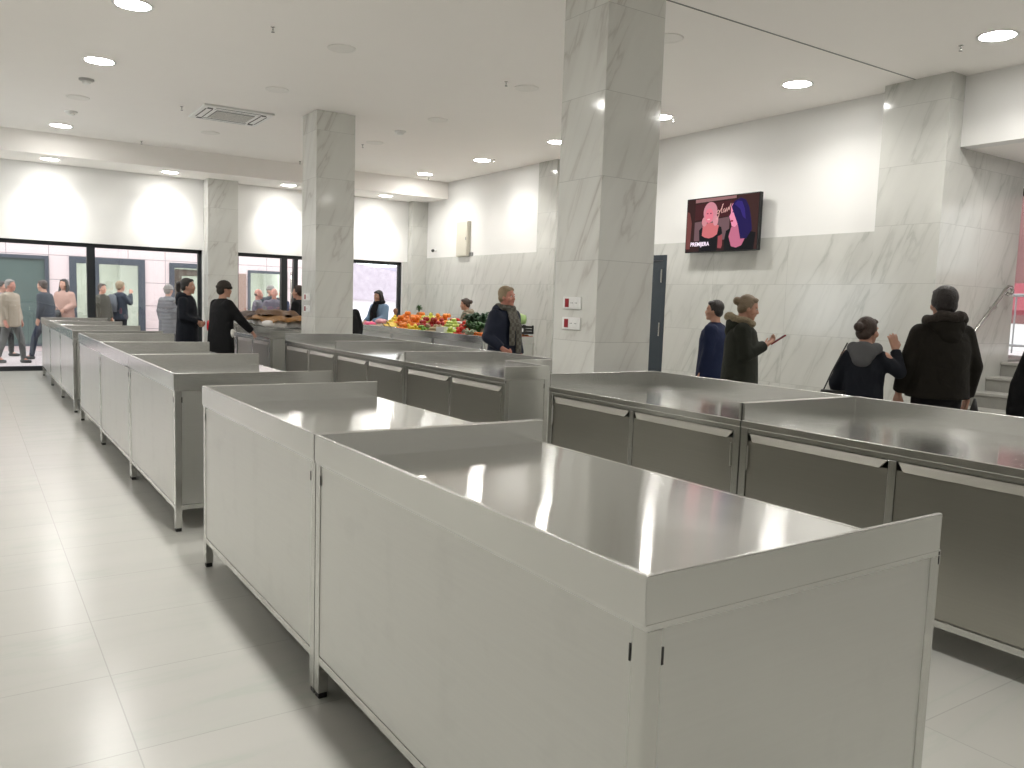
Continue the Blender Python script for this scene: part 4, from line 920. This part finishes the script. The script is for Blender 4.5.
# ================================================================ FRUIT AND VEGETABLES
PM = {}
def pm(n, c, r=.4, **k):
    if n not in PM: PM[n] = mat(n, c, r, **k)
    return PM[n]
def proto_round(name, r, m, kind='apple', leafm=None):
    if kind == 'apple': prof = [(.001, .55), (.25, .78), (.6, .82), (.92, .45), (1, 0), (.88, -.5), (.55, -.85), (.2, -.86), (.001, -.75)]
    elif kind == 'lemon': prof = [(.001, 1.45), (.10, 1.38), (.22, 1.15), (.6, .85), (.93, .4), (1, 0), (.93, -.4), (.6, -.85), (.22, -1.15), (.001, -1.3)]
    elif kind == 'potato': prof = [(.001, 1.3), (.45, 1.15), (.85, .7), (1, .1), (.95, -.5), (.6, -1.05), (.001, -1.25)]
    elif kind == 'pepper': prof = [(.001, .62), (.3, .78), (.75, .85), (1, .4), (.93, -.4), (.70, -1.2), (.45, -1.7), (.001, -1.85)]
    else: prof = [(.001, .93), (.3, .93), (.65, .74), (.92, .38), (1, 0), (.92, -.38), (.65, -.74), (.3, -.93), (.001, -.95)]
    b = MB(); b.lathe([(a*r, z*r) for a, z in prof[::-1]], 14, cap=False); o = b.build(name, m, None, smooth=True)
    if kind in ('apple', 'pepper'):
        MB().tube([(0, 0, r*.5), (r*.08, 0, r*1.05), (r*.25, 0, r*1.3)], r*.07, 6).build('stem', pm('brown_stem', (.08, .05, .02)), o)
    if kind == 'orange': MB().lathe([(.001, r*.99), (r*.14, r*.95), (r*.001, r*.9)], 8, cap=False).build('calyx', pm('green_calyx', (.05, .10, .02)), o)
    return o
made = {}
# the stepped display under the produce: three tiers
ds = empty('display_steps', 'low stepped shelf covered by the fruit on the stall', 'display shelf', (SX, 0, 0))
TIER = [(6.21, 6.46, .925), (6.46, 6.72, .995), (6.72, 7.03, 1.065)]
for a, bb, z in TIER:
    for y0, y1 in ((10.31, 11.52), (11.56, 13.06), (13.10, 14.59)):
        MB().box(a-SX, bb-SX-.002, y0, y1, TOPZ+.001, z).build('step', 'offwhite', ds)
def heap(kind, label, group, cat, proto, r, X, x0px, x1px, base, nx, layers, tilt=0, sq=1.0):
    """rows of fruit resting in the hollows of the layer below"""
    ya = px(x1px, 322, X).y; yb = px(x0px, 322, X).y
    d = r*2.04; ny = max(2, int((yb-ya)/d)); n = 0
    for k in range(layers):
        for i in range(nx-k):
            for j in range(ny-k):
                if ny-k <= 0 or nx-k <= 0: continue
                o = proto if not made.get(proto.name) else copy_tree(proto)
                made[proto.name] = True
                o.location = (X+(i-(nx-1)/2+k*.5)*d + random.uniform(-.004, .004), ya+(j+.5+k*.5)*d + random.uniform(-.004, .004), base+r*sq+k*d*.72)
                if k == layers-1 and random.random() < .3: o.location.z = base+r*sq+(k+.9)*d*.72; o.location.y += d*.5*random.choice((-1, 1))
                o.rotation_euler = (random.uniform(-.5, .5), random.uniform(-.5, .5), random.uniform(0, 6.28)) if not tilt else (PI/2+random.uniform(-.2, .2), random.uniform(-.3, .3), random.uniform(-.5, .5)+(PI/2 if tilt == 2 else 0))
                tag(o, label, cat, group); n += 1
    return n
random.seed(11)
OR = pm('orange_peel', (.85, .24, .02), .45, bump=.5, bscale=200); LE = pm('lemon_peel', (.85, .62, .04), .4, bump=.4, bscale=200); RA = pm('red_apple_skin', (.42, .03, .03), .3, noise=.4, nscale=14); GA = pm('yellow_green_apple_skin', (.60, .62, .10), .3)
LI = pm('lime_peel', (.16, .33, .03), .4); PO = pm('potato_skin', (.46, .36, .22), .8, noise=.2, nscale=20); TO = pm('tomato_skin', (.60, .035, .02), .25); GP = pm('pale_green_pepper_skin', (.50, .62, .12), .3); PE = pm('persimmon_skin', (.85, .30, .04), .35); RD = pm('radish_skin', (.55, .04, .10), .35)
pO = proto_round('orange', .040, OR, 'orange'); pL = proto_round('lemon', .030, LE, 'lemon'); pR = proto_round('apple', .040, RA, 'apple'); pG = proto_round('apple', .040, GA, 'apple'); pI = proto_round('lime', .028, LI, 'lemon')
pP = proto_round('potato', .034, PO, 'potato'); pT = proto_round('tomato', .036, TO, 'apple'); pE = proto_round('pepper', .032, GP, 'pepper'); pK = proto_round('persimmon', .040, PE, 'apple'); pD = proto_round('radish', .022, RD, 'orange')
X0, X1, X2 = 6.335, 6.59, 6.87
heap('o', 'orange in the large heap on the left half of the stall', 'oranges in the large heap', 'orange', pO, .040, X0+.01, 400, 408, TIER[0][2], 3, 2)
heap('o', 'orange in the large heap on the left half of the stall', 'oranges in the large heap', 'orange', pO, .040, X1, 397.5, 419, TIER[1][2], 3, 2)
heap('o', 'orange in the large heap on the left half of the stall', 'oranges in the large heap', 'orange', pO, .040, X2-.05, 402, 424, TIER[2][2], 3, 2)
heap('l', 'yellow lemon in the front row below the oranges', 'lemons below the oranges', 'lemon', pL, .030, X0, 408.5, 419.5, TIER[0][2], 4, 2, 1)
pL2 = copy_tree(pL); heap('l', 'yellow lemon in the small heap left of the oranges', 'lemons left of the oranges', 'lemon', pL2, .030, X1, 391, 397.5, TIER[1][2], 4, 3, 1)
heap('i', 'green lime beside the yellow lemons', 'limes beside the lemons', 'lime', pI, .028, X0, 420, 427, TIER[0][2], 4, 2, 1)
heap('r', 'red apple in the heap right of the oranges', 'red apples right of the oranges', 'apple', pR, .040, X1, 420, 428.5, TIER[1][2], 3, 2)
pR2 = copy_tree(pR); heap('r', 'red apple in the heap behind the potatoes', 'red apples behind the potatoes', 'apple', pR2, .040, X1, 431, 443, TIER[1][2], 3, 2)
heap('g', 'yellow green apple in the back heap', 'yellow green apples at the back', 'apple', pG, .040, X2, 425, 434, TIER[2][2], 4, 2)
heap('k', 'orange persimmon in the back heap', 'persimmons at the back', 'persimmon', pK, .040, X2, 435, 450, TIER[2][2], 3, 2)
pT0 = copy_tree(pT); heap('t', 'red tomato at the back, left of the wrapped tray', 'tomatoes at the back', 'tomato', pT0, .036, X2, 451, 458, TIER[2][2], 3, 2)
heap('p', 'pale brown potato in the front row', 'potatoes in the front row', 'potato', pP, .034, X0, 427.5, 441.5, TIER[0][2], 3, 2, 1)
heap('e', 'pale green pepper in the heap behind the white box', 'pale green peppers', 'pepper', pE, .032, X1, 446.5, 458.5, TIER[1][2], 3, 3, 2)
pE2 = copy_tree(pE); heap('e', 'pale green pepper in the front row right of the white box', 'pale green peppers in front', 'pepper', pE2, .032, X0, 449.5, 456, TIER[0][2], 3, 2, 2)
heap('t', 'red tomato in the front row', 'tomatoes in the front row', 'tomato', pT, .036, X0, 456.5, 465, TIER[0][2], 3, 2)
pT2 = copy_tree(pT); heap('t', 'red tomato behind the front tomatoes', 'tomatoes in the middle row', 'tomato', pT2, .036, X1, 460, 468, TIER[1][2], 3, 2)
# white box, tray, crates
def openbox(name, label, cat, loc, sx_, sy_, h, m, t=.008, group=None, slats=False):
    o = empty(name, label, cat, loc, 0, group)
    MB().box(-sx_/2, sx_/2, -sy_/2, sy_/2, 0, t).build('bottom', m, o)
    for q, (a, bb, c, d_) in enumerate(((-sx_/2, sx_/2, -sy_/2, -sy_/2+t), (-sx_/2, sx_/2, sy_/2-t, sy_/2), (-sx_/2, -sx_/2+t, -sy_/2+t, sy_/2-t), (sx_/2-t, sx_/2, -sy_/2+t, sy_/2-t))):
        b = MB()
        if slats:
            for k in range(3): b.box(a, bb, c, d_, t+k*(h-t)/3, t+(k+.72)*(h-t)/3)
            b.box(a, a+min(.03, bb-a), c, min(d_, c+.03), t, h); b.box(max(a, bb-.03), bb, max(c, d_-.03), d_, t, h)
        else: b.box(a, bb, c, d_, t, h)
        b.build('side', m, o)
    return o
p = px(445.5, 327, X0); openbox('white_box', 'white plastic box standing in the front row between potatoes and peppers', 'box', (X0, p.y, TIER[0][2]), .2, .26, .13, 'white')
p = px(391, 327, X0); openbox('black_tray', 'shallow black tray at the front, holding bananas', 'tray', (X0, p.y, TIER[0][2]), .22, .42, .06, 'foot'); banana_y = p.y
bx = openbox('orange_crate', 'low crate of orange and pink fruit at the near end of the stall', 'crate', (6.865, 10.15, TOPZ+.002), .40, .23, .10, pm('pink_cardboard', (.55, .22, .16), .7))
pOc = copy_tree(pO)
first = True
for i in range(4):
    for j in range(2):
        o = pOc if first else copy_tree(pOc); first = False
        o.location = (6.73+i*.09, 10.11+j*.09, TOPZ+.055+.03); tag(o, 'orange fruit in the low crate at the near end of the stall', 'orange', 'oranges in the low crate')
bx = openbox('black_crate', 'black slatted crate with a white label, stacked at the near end of the stall', 'crate', (6.885, 10.148, TOPZ+.131), .36, .25, .13, 'foot', slats=True)
MB().box(-.11, -.01, -.1285, -.1255, .035, .085).build('label', 'white', bx)
def leafy(label, x, y, z, col, n, ln, wd, up, seed, cat='leafy greens', group=None, name='leafy_greens'):
    random.seed(seed); b = MB()
    for i in range(n):
        a = random.uniform(0, 2*PI); l = ln*random.uniform(.7, 1.1); w = wd*random.uniform(.7, 1.1); c, s = math.cos(a), math.sin(a); u = up*random.uniform(.6, 1.2)
        row = []
        for k in range(6):
            t = k/5; r = l*t; hh = u*math.sin(t*PI*.75)*l; ww = w*math.sin(PI*min(1, t*.9+.1))**.7
            row.append([(r*c - e*ww*s, r*s + e*ww*c, .012 + hh + abs(e)*.012*math.sin(k*2+i)) for e in (-1, 0, 1)])
        top = [[b.bm.verts.new(p) for p in q] for q in row]; bot = [[b.bm.verts.new((p[0], p[1], p[2]-.003)) for p in q] for q in row]
        for k in range(5):
            for e in range(2):
                b.bm.faces.new((top[k][e], top[k][e+1], top[k+1][e+1], top[k+1][e])); b.bm.faces.new((bot[k][e], bot[k+1][e], bot[k+1][e+1], bot[k][e+1]))
        for k in range(5):
            b.bm.faces.new((top[k][0], top[k+1][0], bot[k+1][0], bot[k][0])); b.bm.faces.new((top[k][2], bot[k][2], bot[k+1][2], top[k+1][2]))
    o = b.build(name, pm('leaf_%d' % int(col[1]*1000), col, .5, noise=.35, nscale=14), None, smooth=True); o.location = (x, y, z)
    return tag(o, label, cat, group)
for q, xx in enumerate((473, 479)):
    leafy(['bunch of dark leafy greens in the middle row, left one', 'bunch of dark leafy greens in the middle row, beside the puffer coat'][q], X1, px(xx, 322, X1).y, TIER[1][2], (.03, .10, .02), 42, .15, .035, .9, 20+q, group='dark leafy greens')
for q, xx in enumerate((471, 476.5, 482)):
    leafy(['bunch of very dark greens at the back, left one', 'bunch of very dark greens at the back, middle one', 'bunch of very dark greens at the back, nearest the puffer coat'][q], X2, px(xx, 316, X2).y, TIER[2][2], (.018, .060, .02), 42, .17, .035, 1.1, 30+q, group='dark greens at the back')
leafy('bunch of pale grey green herbs in the front row right of the tomatoes', X0, px(469, 330, X0).y, TIER[0][2], (.30, .36, .24), 40, .12, .02, .9, 40)
# carrots
b = MB(); b.lathe([(.001, -.09), (.006, -.08), (.014, -.02), (.018, .05), (.016, .075), (.001, .08)], 12, cap=False); pc = b.build('carrot', pm('carrot_skin', (.80, .20, .03), .5), None, smooth=True)
MB().tube([(0, 0, .075), (.01, 0, .10)], .005, 6).build('stub', pm('green_calyx', (.05, .10, .02)), pc)
y0 = px(477.5, 332, X0).y; k = 0
for lay in range(3):
    for j in range(7-lay):
        o = pc if k == 0 else copy_tree(pc); k += 1
        o.location = (X0, y0-(j+lay*.5)*.038, TIER[0][2]+.018+lay*.031); o.rotation_euler = (0, PI/2*(1 if j % 2 else -1), 0); tag(o, 'orange carrot in the small pile beside the puffer coat', 'carrot', 'carrots in the front row')
# cabbage
cb = empty('cabbage', 'round pale green cabbage on top of the black crate', 'cabbage', (6.885, 10.148, TOPZ+.262))
MB().ball((0, 0, .088), (.098, .098, .088), 28, 18).build('head', pm('cabbage_leaf', (.50, .62, .28), .5, noise=.25, nscale=9, bump=.8, bscale=12), cb, smooth=True)
for a in range(4):
    b = MB(); R = []
    for i in range(9):
        R.append([b.bm.verts.new((Matrix.Rotation(a*PI/2+.3, 3, 'Z') @ Vector((.104*math.cos(-.9+1.7*i/8)*math.cos(.75*(j/5-.5)*2), .104*math.sin(.75*(j/5-.5)*2)*1.1, .088+.098*math.sin(-.9+1.7*i/8)*.95)))) for j in range(6)])
    for i in range(8):
        for j in range(5): b.bm.faces.new((R[i][j], R[i+1][j], R[i+1][j+1], R[i][j+1]))
    o = b.build('outer_leaf', pm('cabbage_outer', (.36, .52, .20), .5, noise=.25, nscale=9), cb, smooth=True); md = o.modifiers.new('thick', 'SOLIDIFY'); md.thickness = .003
# bananas
def banana_curve(a):
    pts = []; 
    for i in range(9):
        t = i/8*1.5-.75; pts.append(Vector((.11*math.sin(t), 0, .11-.11*math.cos(t))))
    return pts
first = None; k = 0
for q, xx in enumerate((387.5, 390.5, 393.5)):
    for j in range(5):
        if first is None:
            b = MB(); b.tube(banana_curve(0), [.004, .011, .016, .018, .018, .017, .015, .010, .005], 10); first = b.build('banana', pm('banana_skin', (.78, .56, .05), .45, noise=.2, nscale=30), None, smooth=True); o = first
            MB().tube([banana_curve(0)[0], banana_curve(0)[0]+Vector((-.02, 0, .012))], .004, 6).build('stem', pm('brown_stem', (.08, .05, .02)), o)
        else: o = copy_tree(first)
        o.location = (X0+.02*(q % 2)+.0, px(xx, 322, X0).y + (j-2)*.034, TIER[0][2]+.03+.045*(q % 2)+.01*j); o.rotation_euler = (random.uniform(-.15, .15), 0, (j-2)*.12)
        tag(o, 'yellow banana in the bunches left of the lemons', 'banana', 'bananas left of the lemons')
# pineapple
pp = px(418.5, 316, X2+.02)
pa = empty('pineapple', 'pineapple standing upright at the back behind the oranges', 'pineapple', (X2+.13, px(419, 316, X2+.13).y, TIER[2][2]))
b = MB(); b.lathe([(.001, 0), (.04, .004), (.058, .04), (.062, .09), (.055, .14), (.035, .175), (.001, .18)], 24, cap=False); b.build('fruit', pm('pineapple_skin', (.32, .16, .04), .7, noise=.5, nscale=30, bump=1, bscale=50), pa, smooth=True)
lv = leafy('', 0, 0, .17, (.07, .10, .05), 26, .062, .011, 1.7, 5, name='crown'); lv.parent = pa
for k_ in ('label', 'category'): 
    if k_ in lv: del lv[k_]
# wooden pepper mill
b = MB(); b.lathe([(.001, 0), (.045, 0), (.045, .02), (.022, .05), (.018, .11), (.035, .14), (.045, .17), (.042, .21), (.02, .23), (.001, .232)], 20, cap=False); o = b.build('wooden_goblet', pm('brown_wood', (.22, .10, .05), .5), None, smooth=True)
o.location = (X2, px(395.5, 312, X2).y, TIER[2][2]); tag(o, 'brown turned wooden goblet standing among the fruit before the blue jacket', 'goblet')
# bags
def bag(label, x, y, z, r, m, seed, name='plastic_bag', sc=(1, 1, 1)):
    random.seed(seed); b = MB()
    for i in range(9): b.ball((random.uniform(-.5, .5)*r*sc[0], random.uniform(-.6, .6)*r*sc[1], r*.45*sc[2]+random.uniform(-.05, .15)*r), (r*.55*sc[0], r*.6*sc[1], r*.42*sc[2]), 14, 10)
    o = b.remesh(name, m, None, .012, 2); o.location = (x, y, z); return tag(o, label, 'bag')
bag('bright pink plastic bag at the far left end of the stall', X0, px(371, 322, X0).y, TIER[0][2], .13, pm('bright_pink_plastic', (.75, .06, .18), .3), 2, sc=(.8, 1.3, .9))
bag('pale pink wrapped parcel in front of the blue jacket', X1, px(380, 318, X1).y, TIER[1][2], .12, pm('pale_pink_wrap', (.70, .34, .38), .4), 4, 'wrapped_parcel', (.9, 1.2, .8))
p = px(378, 325, X0); openbox('cream_tray', 'cream coloured tray at the front beside the pink bag', 'tray', (X0, p.y, TIER[0][2]), .2, .30, .06, pm('cream_plastic', (.60, .52, .42), .5))
bag('white wrapped tray of radishes behind the tomatoes', X2-.1, px(464, 318, X2-.1).y, TIER[2][2], .13, pm('white_film', (.66, .58, .57), .25), 6, 'wrapped_tray', (.9, 1.6, .6))
bag('white paper bag lying at the back, left of the pineapple', X2+.02, px(406, 314, X2+.02).y, TIER[2][2]+.0, .12, pm('white_paper', (.78, .76, .76), .6), 8, 'paper_bag', (.9, 1.4, .9)) if False else None
for o_ in (pD,):
    random.seed(5)
    kk = 0
    for i in range(6):
        for j in range(2):
            o = o_ if kk == 0 else copy_tree(o_); kk += 1
            o.location = (X0-.04+j*.046, px(466.3, 330, X0).y-i*.0445+.1, TIER[0][2]+.022); tag(o, 'small pink radish in the front row beside the herbs', 'radish', 'radishes in the front row')
            o.hide_render = False
bpy.data.scenes.remove(TMP)
